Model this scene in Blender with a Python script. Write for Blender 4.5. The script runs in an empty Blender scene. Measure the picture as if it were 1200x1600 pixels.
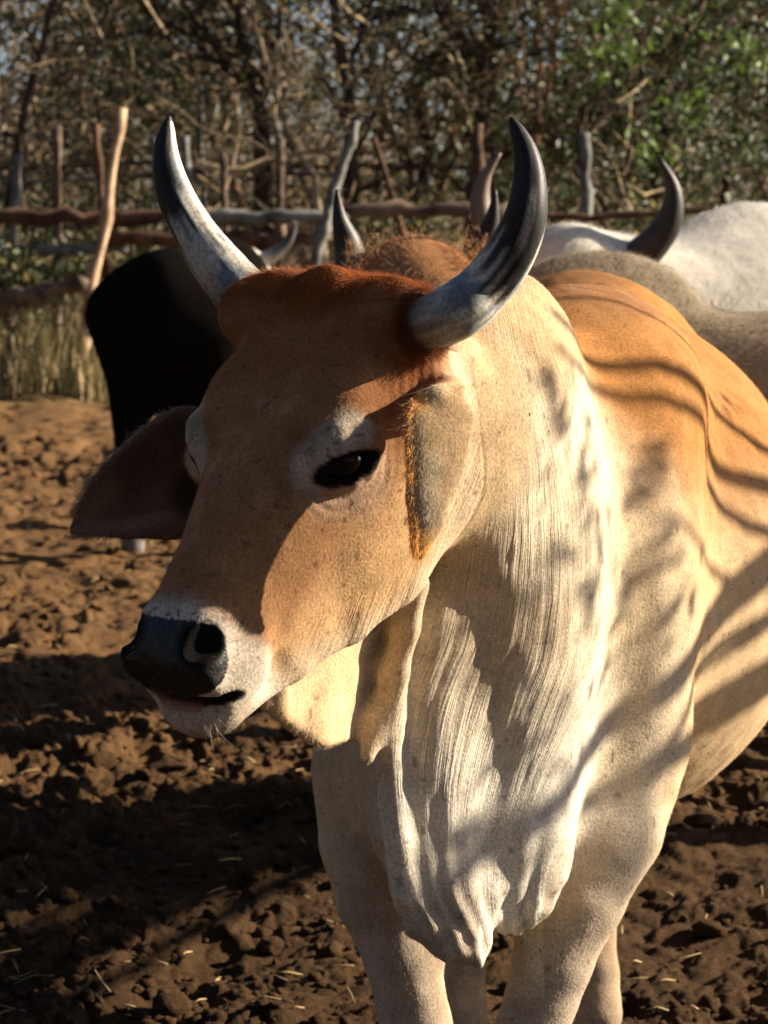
import bpy, bmesh, math, random, time
import numpy as np
from mathutils import Vector, Matrix
T0 = time.time()
R = math.radians
scene = bpy.context.scene
col = scene.collection
rng = np.random.default_rng(7)
random.seed(7)

# ------------------------------------------------------------------ camera, sky, sun
FPX = 4000.0                       # focal length in photograph pixels (1200 x 1600)
TH = math.atan(510 / FPX)          # pitch below the horizon
CAM = np.array([0.0, 0.0, 1.6])
FWD = np.array([0, math.cos(TH), -math.sin(TH)])
UPV = np.array([0, math.sin(TH), math.cos(TH)])
RGT = np.array([1.0, 0, 0])

def P(px, py, d):
    return CAM + d * (FWD + (px - 600) / FPX * RGT - (py - 800) / FPX * UPV)

def G(px, py, z=0.0):
    """point of the ground (height z) seen at pixel px, py"""
    r = FWD + (px - 600) / FPX * RGT - (py - 800) / FPX * UPV
    return CAM + r * ((z - CAM[2]) / r[2])

def px_of(v):
    q = v - CAM
    d = q @ FWD
    return 600 + FPX * (q @ RGT) / d, 800 - FPX * (q @ UPV) / d, d

cam_d = bpy.data.cameras.new('camera')
cam_d.sensor_fit = 'VERTICAL'; cam_d.sensor_height = 36; cam_d.sensor_width = 27
cam_d.lens = 36 * FPX / 1600
cam_d.clip_start = 0.1; cam_d.clip_end = 2000
cam_d.dof.use_dof = True; cam_d.dof.focus_distance = 3.25; cam_d.dof.aperture_fstop = 11
cam = bpy.data.objects.new('camera', cam_d); col.objects.link(cam)
cam.location = CAM; cam.rotation_euler = (math.pi / 2 - TH, 0, 0)
scene.camera = cam

SUN_EL, SUN_AZ = R(23), R(-12)       # elevation; azimuth from +x towards the viewer
SUN = np.array([math.cos(SUN_EL) * math.cos(SUN_AZ), -math.cos(SUN_EL) * math.sin(SUN_AZ), math.sin(SUN_EL)])
world = bpy.data.worlds.new('World'); scene.world = world; world.use_nodes = True
wn = world.node_tree.nodes; wl = world.node_tree.links
sky = wn.new('ShaderNodeTexSky'); sky.sky_type = 'NISHITA'; sky.sun_disc = False
sky.sun_elevation = SUN_EL; sky.sun_rotation = math.atan2(SUN[0], SUN[1])
sky.air_density = 0.6; sky.dust_density = 1.0; sky.ozone_density = 1.0
wl.new(sky.outputs[0], wn['Background'].inputs[0]); wn['Background'].inputs[1].default_value = 0.05
sd = bpy.data.lights.new('sun', 'SUN'); sd.energy = 5.0; sd.angle = R(0.5); sd.color = (1.0, 0.87, 0.69)
sun = bpy.data.objects.new('sun', sd); col.objects.link(sun)
sun.rotation_euler = Vector(SUN).to_track_quat('Z', 'Y').to_euler(); sun.location = (6, 2, 6)
vs = scene.view_settings
vs.view_transform = 'Standard'; vs.look = 'None'; vs.gamma = 1; vs.use_curve_mapping = False; vs.exposure = 1.85
scene.cycles.max_bounces = 6; scene.cycles.diffuse_bounces = 3; scene.cycles.transparent_max_bounces = 8

# ------------------------------------------------------------------ helpers
def tag(o, label=None, cat=None, group=None, kind=None):
    if label: o['label'] = label
    if cat: o['category'] = cat
    if group: o['group'] = group
    if kind: o['kind'] = kind
    return o

def empty(name, loc, parent=None):
    o = bpy.data.objects.new(name, None); col.objects.link(o)
    o.location = Vector(loc); o.empty_display_size = 0.1
    if parent: o.parent = parent
    return o

def new_mesh(name, V, F, smooth=True):
    me = bpy.data.meshes.new(name)
    V = np.asarray(V, dtype=np.float32)
    if isinstance(F, np.ndarray):
        n, k = F.shape
        me.vertices.add(len(V)); me.vertices.foreach_set('co', V.ravel())
        me.loops.add(n * k); me.loops.foreach_set('vertex_index', F.astype(np.int32).ravel())
        me.polygons.add(n); me.polygons.foreach_set('loop_start', np.arange(0, n * k, k, dtype=np.int32))
        me.update(calc_edges=True)
    else:
        me.from_pydata([tuple(map(float, v)) for v in V], [], [tuple(f) for f in F]); me.update()
    if smooth and len(me.polygons):
        me.polygons.foreach_set('use_smooth', np.ones(len(me.polygons), dtype=bool))
    return me

def link(name, me, mat=None, parent=None, loc=None):
    """one object; vertices are given in world space, moved into the parent's frame"""
    o = bpy.data.objects.new(name, me); col.objects.link(o)
    if mat is not None: me.materials.append(mat)
    if parent is not None:
        o.parent = parent
        base = Vector((0, 0, 0)); p = parent
        while p is not None:
            base += p.location; p = p.parent
        if loc is None: o.location = -base
    if loc is not None: o.location = Vector(loc)
    return o

def mesh_np(me):
    V = np.empty(len(me.vertices) * 3, dtype=np.float32); me.vertices.foreach_get('co', V)
    N = np.empty(len(me.vertices) * 3, dtype=np.float32); me.vertex_normals.foreach_get('vector', N) if hasattr(me, 'vertex_normals') else me.vertices.foreach_get('normal', N)
    return V.reshape(-1, 3), N.reshape(-1, 3)

def set_attr(me, name, arr, kind):
    a = me.attributes.new(name, kind, 'POINT')
    if kind == 'FLOAT': a.data.foreach_set('value', np.asarray(arr, dtype=np.float32).ravel())
    elif kind == 'FLOAT_COLOR':
        A = np.ones((len(arr), 4), dtype=np.float32); A[:, :3] = arr; a.data.foreach_set('color', A.ravel())
    elif kind == 'FLOAT_VECTOR': a.data.foreach_set('vector', np.asarray(arr, dtype=np.float32).ravel())

def sstep(a, b, x):
    t = np.clip((x - a) / (b - a), 0, 1); return t * t * (3 - 2 * t)

# --- numpy noise
def _hash(ix, iy, iz, seed):
    h = (ix.astype(np.int64) * 374761393 + iy.astype(np.int64) * 668265263 + iz.astype(np.int64) * 2147483647 // 7 + seed * 974634777) & 0x7fffffff
    h = (h ^ (h >> 13)) * 1274126177 & 0x7fffffff
    h = (h ^ (h >> 16)) * 69069 & 0x7fffffff
    return ((h ^ (h >> 11)) & 0xffff).astype(np.float32) / 65535.0

def vnoise(p, seed=0):
    p = np.asarray(p, dtype=np.float32)
    if p.shape[1] == 2: p = np.column_stack([p, np.zeros(len(p), np.float32)])
    i = np.floor(p).astype(np.int64); f = p - i; f = f * f * f * (f * (f * 6 - 15) + 10)
    r = 0
    for dx in (0, 1):
        for dy in (0, 1):
            for dz in (0, 1):
                w = (f[:, 0] if dx else 1 - f[:, 0]) * (f[:, 1] if dy else 1 - f[:, 1]) * (f[:, 2] if dz else 1 - f[:, 2])
                r = r + w * _hash(i[:, 0] + dx, i[:, 1] + dy, i[:, 2] + dz, seed)
    return r * 2 - 1

def fbm(p, oct=4, seed=0, gain=0.5, lac=2.03):
    a, r, s = 1.0, 0, 0
    p = np.asarray(p, dtype=np.float32)
    for o in range(oct):
        r = r + a * vnoise(p, seed + o * 17); s += a; a *= gain; p = p * lac + 11.3
    return r / s

def worley2(p, seed=0, jitter=0.9):
    """distance to the nearest point and that cell's random number (2-D)"""
    i = np.floor(p).astype(np.int64); f = p - i
    best = np.full(len(p), 9.0, dtype=np.float32); rid = np.zeros(len(p), dtype=np.float32)
    z = np.zeros(len(p), dtype=np.int64)
    for dx in (-1, 0, 1):
        for dy in (-1, 0, 1):
            cx = i[:, 0] + dx; cy = i[:, 1] + dy
            jx = 0.5 + (_hash(cx, cy, z, seed) - 0.5) * jitter; jy = 0.5 + (_hash(cx, cy, z + 5, seed) - 0.5) * jitter
            d = np.hypot(dx + jx - f[:, 0], dy + jy - f[:, 1])
            m = d < best; best[m] = d[m]; rid[m] = _hash(cx, cy, z + 9, seed)[m]
    return best, rid

# --- signed distance modelling (one continuous surface per animal)
def ell(c, r, ax=None, k=0.03):
    c = np.asarray(c, float); r = np.asarray(r, float); M = np.eye(3) if ax is None else np.asarray(ax, float)
    def f(p):
        q = (p - c) @ M.T
        k0 = np.sqrt(((q / r) ** 2).sum(1)); k1 = np.sqrt(((q / (r * r)) ** 2).sum(1))
        return k0 * (k0 - 1) / np.maximum(k1, 1e-6)
    return f, k

def cap(a, b, ra, rb=None, k=0.02):
    a = np.asarray(a, float); b = np.asarray(b, float); rb = ra if rb is None else rb
    ab = b - a; L2 = ab @ ab + 1e-12
    def f(p):
        t = np.clip(((p - a) @ ab) / L2, 0, 1)
        return np.linalg.norm(p - a - t[:, None] * ab, axis=1) - (ra + (rb - ra) * t)
    return f, k

def chain(pts, rad, k=0.02):
    """polyline of round cones as ONE primitive"""
    pts = [np.asarray(p, float) for p in pts]
    seg = [cap(pts[i], pts[i + 1], rad[i], rad[i + 1])[0] for i in range(len(pts) - 1)]
    def f(p):
        d = seg[0](p)
        for s in seg[1:]: d = smin(d, s(p), 0.012)
        return d
    return f, k

def smin(a, b, k):
    h = np.maximum(k - np.abs(a - b), 0) / k
    return np.minimum(a, b) - h * h * k * 0.25

def smax(a, b, k):
    return -smin(-a, -b, k)

def ccurve(ts, vals):
    """smooth (monotone-ish cubic) interpolation of station values"""
    ts = np.asarray(ts, float); vals = np.asarray(vals, float)
    m = np.gradient(vals, ts, axis=0)
    def f(t):
        t = np.clip(t, ts[0], ts[-1]); i = np.clip(np.searchsorted(ts, t) - 1, 0, len(ts) - 2)
        h = ts[i + 1] - ts[i]; u = (t - ts[i]) / h
        if vals.ndim > 1: u = u[..., None]; h = h[..., None]
        return ((1 + 2 * u) * (1 - u) ** 2) * vals[i] + u * (1 - u) ** 2 * h * m[i] + u * u * (3 - 2 * u) * vals[i + 1] + u * u * (u - 1) * h * m[i + 1]
    return f

def surface(ops, lo, hi, h, B=16):
    """ops: list of ('u'|'s', f, k). Sparse blocks + surface nets -> V, F(quads)"""
    lo = np.asarray(lo, float); hi = np.asarray(hi, float)
    nb = np.ceil((hi - lo) / (B * h)).astype(int)
    bi = np.stack(np.meshgrid(*[np.arange(n) for n in nb], indexing='ij'), -1).reshape(-1, 3)
    cen = lo + (bi + 0.5) * B * h
    half = B * h * 0.87
    D = np.stack([f(cen) for _, f, _ in ops]).astype(np.float32)
    tot = None
    for (o, f, k), d in zip(ops, D):
        if o == 'u': tot = d if tot is None else smin(tot, d, k)
        else: tot = smax(tot, -d, k)
    umin = np.min([d for (o, f, k), d in zip(ops, D) if o == 'u'], axis=0)
    act = (np.abs(tot) < half * 2.6) | (np.abs(umin) < half * 2.4)
    act = np.nonzero(act)[0]
    n = nb * B + 1
    g = np.arange(B + 1)
    lc = np.stack(np.meshgrid(g, g, g, indexing='ij'), -1)
    lcf = lc.reshape(-1, 3)
    ks = np.array([k for _, _, k in ops])
    isu = np.array([o == 'u' for o, _, _ in ops])
    cv, cid, eq = [], [], []
    def lin(a): return (a[..., 0].astype(np.int64) * n[1] + a[..., 1]) * n[2] + a[..., 2]
    S = n[1] * n[2], n[2], 1
    for b in act:
        sel = np.nonzero(D[:, b] < half * 2.0 + ks * 2.0)[0]
        if not len(sel) or not isu[sel].any(): continue
        org = bi[b] * B
        pts = lo + (org + lcf) * h
        d = None
        for i in sel:
            o, f, k = ops[i]
            if o == 'u':
                v = f(pts); d = v if d is None else smin(d, v, k)
            elif d is not None: d = smax(d, -f(pts), k)
        d = d.reshape(B + 1, B + 1, B + 1)
        s = d < 0
        if s.all() or not s.any(): continue
        c8 = np.zeros((B, B, B), int)
        for x in (0, 1):
            for y in (0, 1):
                for z in (0, 1): c8 += s[x:B + x, y:B + y, z:B + z]
        cc = np.argwhere((c8 > 0) & (c8 < 8))
        if not len(cc): continue
        acc = np.zeros((len(cc), 3)); cnt = np.zeros(len(cc))
        for a in range(3):
            oth = [q for q in range(3) if q != a]
            for u in (0, 1):
                for v in (0, 1):
                    o0 = np.zeros(3, int); o0[oth[0]] = u; o0[oth[1]] = v
                    o1 = o0.copy(); o1[a] = 1
                    p0 = cc + o0; p1 = cc + o1
                    d0 = d[p0[:, 0], p0[:, 1], p0[:, 2]]; d1 = d[p1[:, 0], p1[:, 1], p1[:, 2]]
                    m = (d0 < 0) != (d1 < 0)
                    t = np.where(m, d0 / np.where(m, d0 - d1, 1), 0)
                    q = o0[None, :] + np.zeros((len(cc), 3)); q[:, a] = t
                    acc += q * m[:, None]; cnt += m
        cv.append(lo + (org + cc + acc / cnt[:, None]) * h); cid.append(lin(org + cc))
        for a in range(3):
            sh = [slice(0, B)] * 3; sh1 = list(sh); sh1[a] = slice(1, B + 1)
            e = s[tuple(sh)] != s[tuple(sh1)]
            ee = np.argwhere(e)
            if not len(ee): continue
            inside = s[ee[:, 0], ee[:, 1], ee[:, 2]]
            gl = lin(org + ee)
            u, v = [(1, 2), (2, 0), (0, 1)][a]
            q = np.stack([gl - S[u] - S[v], gl - S[v], gl, gl - S[u]], 1)
            q[~inside] = q[~inside][:, ::-1]
            eq.append(q)
    V = np.concatenate(cv); ids = np.concatenate(cid); E = np.concatenate(eq)
    o = np.argsort(ids); ids = ids[o]; V = V[o]
    idx = np.searchsorted(ids, E); idx = np.minimum(idx, len(ids) - 1)
    ok = (ids[idx] == E).all(1)
    # a corner the blocks disagree on: give its cell a vertex in the middle so that no hole is left
    cell = np.stack(np.unravel_index(E, n), -1).reshape(len(E), 4, 3)
    inner = (~ok) & (cell.min((1, 2)) > 2) & (cell[..., 2].max(1) < n[2] - 20)
    if 0 < inner.sum() < 400:
        miss = np.unique(E[inner]); miss = miss[~np.isin(miss, ids)]
        mc_ = np.stack(np.unravel_index(miss, n), 1)
        V = np.concatenate([V, lo + (mc_ + .5) * h]); ids = np.concatenate([ids, miss]); o = np.argsort(ids); ids = ids[o]; V = V[o]
        idx = np.minimum(np.searchsorted(ids, E), len(ids) - 1); ok = (ids[idx] == E).all(1)
    if 0: print('verts lost quads', (~ok).sum(), (lo + np.stack(np.unravel_index(E[~ok][:, 2], n), 1) * h)[:40:5].round(2).tolist())
    return V, idx[ok]

def keep_largest(V, F):
    import collections
    n = len(V); lab = np.arange(n)
    e = np.concatenate([F[:, [0, 1]], F[:, [1, 2]], F[:, [2, 3]], F[:, [3, 0]]])
    while True:
        m = np.minimum(lab[e[:, 0]], lab[e[:, 1]])
        new = lab.copy(); np.minimum.at(new, e[:, 0], m); np.minimum.at(new, e[:, 1], m)
        new = new[new]; new = new[new]
        if (new == lab).all(): break
        lab = new
    c = collections.Counter(lab.tolist()).most_common(1)[0][0]
    keep = lab == c
    mp = np.cumsum(keep) - 1
    return V[keep], mp[F[keep[F[:, 0]]]]

def relax(V, F, it, lam=0.5, mask=None):
    e = np.concatenate([F[:, [0, 1]], F[:, [1, 2]], F[:, [2, 3]], F[:, [3, 0]]])
    cnt = np.bincount(e[:, 0], minlength=len(V)) + np.bincount(e[:, 1], minlength=len(V))
    for _ in range(it):
        acc = np.zeros_like(V)
        for c in range(3):
            acc[:, c] = np.bincount(e[:, 0], V[e[:, 1], c], len(V)) + np.bincount(e[:, 1], V[e[:, 0], c], len(V))
        tgt = acc / cnt[:, None]
        l = lam if mask is None else lam * mask[:, None]
        V = V + (tgt - V) * l
    return V

def tube(pts, rad, seg=12, close=True, tw=None):
    """swept tube; returns V, F list"""
    pts = np.asarray(pts, float); n = len(pts)
    tan = np.gradient(pts, axis=0); tan /= np.linalg.norm(tan, axis=1)[:, None] + 1e-12
    u = np.cross(tan[0], [0.31, 0.52, 0.79]); u /= np.linalg.norm(u)
    V = []
    for i in range(n):
        u = u - tan[i] * (u @ tan[i]); u /= np.linalg.norm(u) + 1e-12
        w = np.cross(tan[i], u)
        a = np.arange(seg) / seg * 2 * math.pi
        V.append(pts[i] + rad[i] * (np.cos(a)[:, None] * u + np.sin(a)[:, None] * w))
    V = np.concatenate(V)
    F = []
    for i in range(n - 1):
        for j in range(seg):
            F.append((i * seg + j, i * seg + (j + 1) % seg, (i + 1) * seg + (j + 1) % seg, (i + 1) * seg + j))
    if close:
        V = np.concatenate([V, pts[:1], pts[-1:]])
        a, b = n * seg, n * seg + 1
        for j in range(seg):
            F.append((a, (j + 1) % seg, j)); F.append((b, (n - 1) * seg + j, (n - 1) * seg + (j + 1) % seg))
    return V, F

# --- materials
def mat_new(name):
    m = bpy.data.materials.new(name); m.use_nodes = True
    return m, m.node_tree.nodes, m.node_tree.links, m.node_tree.nodes['Principled BSDF']

# ------------------------------------------------------------------ the bull in front
PSI, PHI, ROLL = R(36), R(51), R(1)
Fh = np.array([-math.sin(PSI), -math.cos(PSI), 0]); Zh = np.array([0, 0, 1.0])
Wh = np.array([math.cos(PSI), -math.sin(PSI), 0])
Nh0 = Fh * math.sin(PHI) + Zh * math.cos(PHI); Ah = Fh * math.cos(PHI) - Zh * math.sin(PHI)
Wr = Wh * math.cos(ROLL) - Nh0 * math.sin(ROLL); Nh = Nh0 * math.cos(ROLL) + Wh * math.sin(ROLL); Wh = Wr
OH = P(506, 462, 3.24)
def H(s, w, n): return OH + s * Ah + w * Wh + n * Nh
HM = np.stack([Ah, Wh, Nh])            # rows: head axes
def to_head(p): return (p - OH) @ HM.T

_st = np.array([  # s, top, bottom, half-width, power
    (-.075, -.07, -.10, .03, 2.0), (-.06, -.035, -.16, .09, 2.2), (-.03, -.008, -.21, .125, 2.4), (0, .004, -.23, .136, 2.5), (.05, .014, -.24, .149, 2.6),
    (.10, .018, -.26, .147, 2.7), (.16, .018, -.28, .138, 2.8), (.20, .018, -.285, .127, 2.8), (.26, .018, -.28, .107, 2.8),
    (.32, .016, -.255, .092, 2.8), (.38, .012, -.21, .078, 2.8), (.44, .007, -.16, .070, 2.7), (.48, .008, -.135, .071, 3.0),
    (.51, .004, -.118, .069, 3.2), (.53, -.005, -.108, .066, 3.0), (.543, -.020, -.10, .056, 2.6), (.551, -.042, -.086, .03, 2.0)])
_hf = ccurve(_st[:, 0], _st[:, 1:])
def skull(p):
    q = to_head(p); v = _hf(q[:, 0]); T, B, W, pw = v.T
    nc = (T + B) / 2; Hh = (T - B) / 2
    x = np.abs(q[:, 1]) / W; z = np.abs(q[:, 2] - nc) / Hh
    pw = np.where(q[:, 2] > nc, 2.0 + (pw - 2.0) * (.15 + .85 * sstep(.36, .48, q[:, 0])), pw)
    k = (x ** pw + z ** pw) ** (1 / pw) + 1e-6
    r = np.hypot(q[:, 1], q[:, 2] - nc)
    d = r * (1 - 1 / k)
    ex = np.maximum(np.maximum(_st[0, 0] - q[:, 0], q[:, 0] - _st[-1, 0]), 0)
    return np.where(ex > 0, np.hypot(np.maximum(d, 0), ex), d)

def ear_ribs(spine, lw, rw, side, cup, r=0.0055):
    """spine pts, half widths left/right, side dirs, cup dirs -> list of rib polylines"""
    out = []
    for p, a, b, s, c in zip(spine, lw, rw, side, cup):
        pl = []
        for t in np.linspace(-1, 1, 7):
            wdt = a if t < 0 else b
            pl.append(np.asarray(p) + np.asarray(s) * t * wdt + np.asarray(c) * (t * t) * wdt * 0.55)
        out.append(pl)
    return out

def leaf_prim(spine, lw, rw, side, cup, r=0.006, cupk=0.5, k=0.012, nst=48, nt=11):
    """thin cupped leaf (an ear) as one distance primitive: samples on its mid-surface"""
    spine = np.asarray(spine, float); ts = np.linspace(0, 1, len(spine)); tt = np.linspace(0, 1, nst)
    S = ccurve(ts, spine)(tt); L = ccurve(ts, np.asarray(lw, float))(tt); Rr = ccurve(ts, np.asarray(rw, float))(tt)
    Sd = ccurve(ts, np.asarray(side, float))(tt); Cp = ccurve(ts, np.asarray(cup, float))(tt)
    grid = np.zeros((nst, nt, 3))
    for j, t in enumerate(np.linspace(-1, 1, nt)):
        wd = np.where(t < 0, L, Rr)
        grid[:, j] = S + Sd * (t * wd)[:, None] + Cp * (cupk * t * t * wd)[:, None]
    return grid_prim(grid, r), k, grid

def grid_prim(grid, r):
    a = grid[:, :-1].reshape(-1, 3); b = grid[:, 1:].reshape(-1, 3); ab = b - a; L2 = (ab ** 2).sum(1) + 1e-12
    c = grid.reshape(-1, 3); lo = c.min(0) - 0.05; hi = c.max(0) + 0.05
    def f(p):
        out = np.linalg.norm(np.maximum(np.maximum(lo - p, p - hi), 0), axis=1) + 0.04
        m = ((p > lo) & (p < hi)).all(1)
        if m.any():
            q = p[m].astype(np.float32); near = np.linalg.norm(q[:, None] - c[None, ::3].astype(np.float32), axis=2).min(1) if len(q) * len(c) < 4e7 else np.zeros(len(q))
            d = near - r + 0.0
            w = near < 0.04
            if w.any():
                qq = q[w]; best = np.full(len(qq), 9.0)
                for i in range(len(a)):
                    t = np.clip(((qq - a[i]) @ ab[i]) / L2[i], 0, 1)
                    best = np.minimum(best, np.linalg.norm(qq - a[i] - t[:, None] * ab[i], axis=1))
                d[w] = best - r
            out[m] = d
        return out
    return f

def ray(px, py):
    r = FWD + (px - 600) / FPX * RGT - (py - 800) / FPX * UPV
    return r
def Mw(px, py, w=0.0):
    """point seen at px, py on the head's plane at lateral offset w"""
    r = ray(px, py); t = ((OH + w * Wh - CAM) @ Wh) / (r @ Wh)
    return CAM + r * t
def hit(ops, px, py, d0=2.6, d1=5.5, st=.002):
    d = np.arange(d0, d1, st); p = CAM + d[:, None] * ray(px, py)
    t = total(ops, p)
    i = np.nonzero(t < 0)[0]
    return (p[i[0]], d[i[0]]) if len(i) else (None, None)
def total(ops, p):
    t = None
    for o, f, k in ops:
        v = f(p)
        if o == 'u': t = v if t is None else smin(t, v, k)
        else: t = smax(t, -v, k)
    return t
def grad(ops, p):
    e = .003; q = np.array([p + e * np.eye(3)[i] for i in range(3)] + [p - e * np.eye(3)[i] for i in range(3)])
    t = total(ops, q); g = t[:3] - t[3:]; return g / np.linalg.norm(g)
BI = {}
def bull_ops():
    ops = []
    def U(pr): ops.append(('u', pr[0], pr[1]))
    def Sb(pr): ops.append(('s', pr[0], pr[1]))
    hx = np.stack([Ah, Wh, Nh])
    yaw = lambda a: np.array([[math.cos(a), math.sin(a), 0], [-math.sin(a), math.cos(a), 0], [0, 0, 1]])
    # head
    U((skull, .05))
    for sg in (1, -1):
        U(ell(H(.18, .070 * sg, -.215), (.13, .048, .100), hx, k=.05))    # cheek
        U(ell(H(.165, .086 * sg, -.018), (.060, .032, .024), hx, k=.05))    # brow ridge
        
        U(ell(H(.512, .046 * sg, -.036), (.030, .022, .034), hx, k=.02))    # nostril wing
        U(ell(H(.485, .050 * sg, -.088), (.05, .024, .028), hx, k=.025)); U(ell(H(.462, .052 * sg, -.093), (.045, .026, .038), hx, k=.03))     # upper lip
        U(chain([H(.08, .065 * sg, -.27), H(.24, .065 * sg, -.270), H(.33, .052 * sg, -.243), H(.42, .034 * sg, -.192), H(.49, .02 * sg, -.155)], [.04, .032, .028, .025, .022], k=.04))  # jaw bone
        U(ell(H(.0, .085 * sg, -.006), (.040, .045, .020), hx, k=.05)); U(ell(H(-.004, 0, .004), (.03, .025, .014), hx, k=.03))        # poll bumps
    U(cap(H(.38, 0, -.185), H(.515, 0, -.138), .034, .034, k=.03))          # lower jaw to chin
    U(ell(H(.536, -.002, -.116), (.036, .056, .037), hx, k=.035))
    U(ell(H(.005, .13, -.045), (.040, .045, .040), hx, k=.04)); U(ell(H(.015, -.130, -.025), (.042, .038, .040), hx, k=.03))   # horn bases
    headops = list(ops); global headops_final; headops_final = headops
    # trunk, shoulder and neck
    U(ell((.37, 4.76, .915), (.42, .76, .47), k=.1))
    U(ell((.42, 5.42, 1.06), (.31, .40, .36), k=.15))
    U(ell(P(905, 610, 4.20), (.20, .34, .17), k=.12))           # withers / hump
    U(ell(P(850, 900, 4.02), (.25, .30, .40), k=.15))            # ribcage front
    U(ell(P(955, 940, 3.98), (.085, .20, .34), yaw(R(12)), k=.07))   # his left shoulder
    U(ell(P(590, 1230, 4.02), (.07, .14, .2), k=.07))         # his right shoulder
    U(ell(P(778, 730, 3.66), (.135, .24, .27), yaw(R(-20)), k=.1))  # neck mid
    U(ell(P(765, 950, 3.68), (.15, .20, .30), k=.1))             # lower neck
    U(ell(P(722, 650, 3.45), (.12, .16, .18), yaw(R(-20)), k=.08))  # neck behind head
    U(ell(P(790, 590, 3.62), (.075, .20, .13), k=.06))           # crest
    U(ell(P(735, 1190, 3.78), (.165, .17, .25), k=.09))         # breast
    # dewlap
    U(ell(P(672, 1150, 3.56), (.05, .08, .22), yaw(R(-15)), k=.06))
    U(ell(P(700, 1330, 3.60), (.055, .085, .15), yaw(R(-20)), k=.06))
    U(ell(P(800, 1320, 3.66), (.085, .09, .13), k=.06))
    for a, b, ra, rb in ((P(655, 1360, 3.53), P(660, 1445, 3.54), .034, .026), (P(700, 1380, 3.55), P(708, 1472, 3.56), .038, .026),
                         (P(740, 1390, 3.58), P(742, 1488, 3.59), .036, .022), (P(625, 1200, 3.5), P(640, 1400, 3.52), .02, .018)):
        U(cap(a, b, ra, rb, k=.03))
    # throat: folds of loose skin from the chin to the neck
    top = [(412, 1060), (440, 1050), (480, 1030), (520, 1010), (560, 980), (600, 945), (640, 890)]
    bot = [(412, 1098), (436, 1112), (464, 1134), (500, 1154), (532, 1150), (565, 1144), (602, 1142)]
    lat = [.0, .004, .0, .006, -.022, -.040, -.014]; dep = [None, None, None, None, None, None, None]
    tb = []
    for i, (a, b) in enumerate(zip(top, bot)):
        pa = Mw(*a, lat[i] * .3); pb = Mw(*b, lat[i]); tb.append((pa, pb))
    g = np.zeros((48, 7, 3)); tt = np.linspace(0, 1, 48)
    ca = ccurve(np.linspace(0, 1, 7), np.array([x[0] for x in tb]))(tt); cb = ccurve(np.linspace(0, 1, 7), np.array([x[1] for x in tb]))(tt)
    for j, t in enumerate(np.linspace(0, 1, 7)): g[:, j] = ca * (1 - t) + cb * t
    U((grid_prim(g, .011), .025))
    U(cap(Mw(585, 1120, -.005), Mw(574, 1182, -.0), .018, .010, k=.02)); U(cap(Mw(432, 1070, .01), Mw(436, 1108, .008), .012, .010, k=.012))
    U(ell(P(618, 1075, 3.55), (.035, .06, .12), yaw(R(-15)), k=.04))
    U(ell(P(682, 1050, 3.53), (.055, .09, .17), yaw(R(-15)), k=.06))
    U(chain([P(650, 915, 3.40), P(636, 980, 3.40), P(618, 1050, 3.41), P(606, 1140, 3.43), P(608, 1250, 3.48), P(630, 1390, 3.5)], [.022, .019, .018, .018, .017, .016], k=.025))
    # fore legs
    for pts, rad in (
        ([(955, 1150, 3.92), (935, 1290, 3.88), (898, 1400, 3.86), (864, 1500, 3.85), (830, 1610, 3.85), (822, 1700, 3.86), (818, 1800, 3.87), (818, 1900, 3.87)], [.115, .096, .074, .058, .051, .05, .035, .04]),
        ([(585, 1200, 4.05), (585, 1310, 4.02), (598, 1400, 4.01), (630, 1500, 4.0), (650, 1600, 4.0), (655, 1680, 4.0), (655, 1780, 4.0), (655, 1880, 4.0)], [.10, .08, .068, .058, .053, .05, .035, .04])):
        U(chain([P(*q) for q in pts], rad, k=.06))
    for px, pf in ((722, 4.70), (938, 4.70)):                       # hind legs
        x = (px - 600) / FPX * pf
        U(chain([(x + (.08 if px < 800 else .06), 5.35, .95), (x + .02, 5.05, .68), (x + .01, 4.98, .47), (x, 4.76, .27), (x, 4.70, .12), (x, 4.67, .05)], [.2, .12, .062, .042, .046, .052], k=.08))
    # ears
    px = lambda L: [P(*q) for q in L]
    U(cap(H(.07, -.09, -.12), P(335, 715, 3.385), .05, .035, k=.03)); U(chain([H(.05, .09, -.13), P(700, 616, 3.19), P(684, 622, 3.135)], [.04, .024, .016], k=.02))
    f, k, g = leaf_prim(px([(676, 618, 3.135), (663, 655, 3.105), (660, 730, 3.085), (658, 800, 3.08), (654, 868, 3.09)]), [.016, .017, .014, .009, .002], [.045, .066, .056, .034, .003],
                        [(.95, .30, 0)] * 5, [(-.3, .95, 0)] * 5, r=.0052, cupk=.30)
    U((f, .02)); BI['ear_near'] = g
    f, k, g = leaf_prim(px([(350, 712, 3.40), (285, 735, 3.39), (215, 765, 3.38), (150, 800, 3.37), (112, 826, 3.36)]), [.055, .078, .062, .040, .004], [.06, .078, .056, .028, .004],
                        [(.1, 0, -1)] * 5, [(0, -1, 0)] * 5, r=.006, cupk=.3)
    U((f, .02)); BI['ear_far'] = g
    # eyes: socket, lids
    for sg in (1, -1):
        if sg == 1:
            c, d = hit(headops, 541, 724); nrm = grad(headops, c) * .6 - ray(541, 724) * .4; nrm /= np.linalg.norm(nrm)
            a = P(491, 738, d) ; b = P(592, 710, d)
            ex = (b - a) / np.linalg.norm(b - a); ex -= nrm * (ex @ nrm); ex /= np.linalg.norm(ex); ey = np.cross(nrm, ex); ey /= np.linalg.norm(ey)
            if ey[2] < 0: ey = -ey
            q = to_head(c[None])[0]; loc = [np.array([v @ Ah, v @ Wh, v @ Nh]) for v in (nrm, ex, ey)]
        else:
            m = np.array([1, -1, 1]); c = H(*(q * m)); nrm, ex, ey = [np.array(v * m) @ HM for v in loc]
        BI['eye%d' % sg] = (c, nrm, ex, ey)
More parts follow.
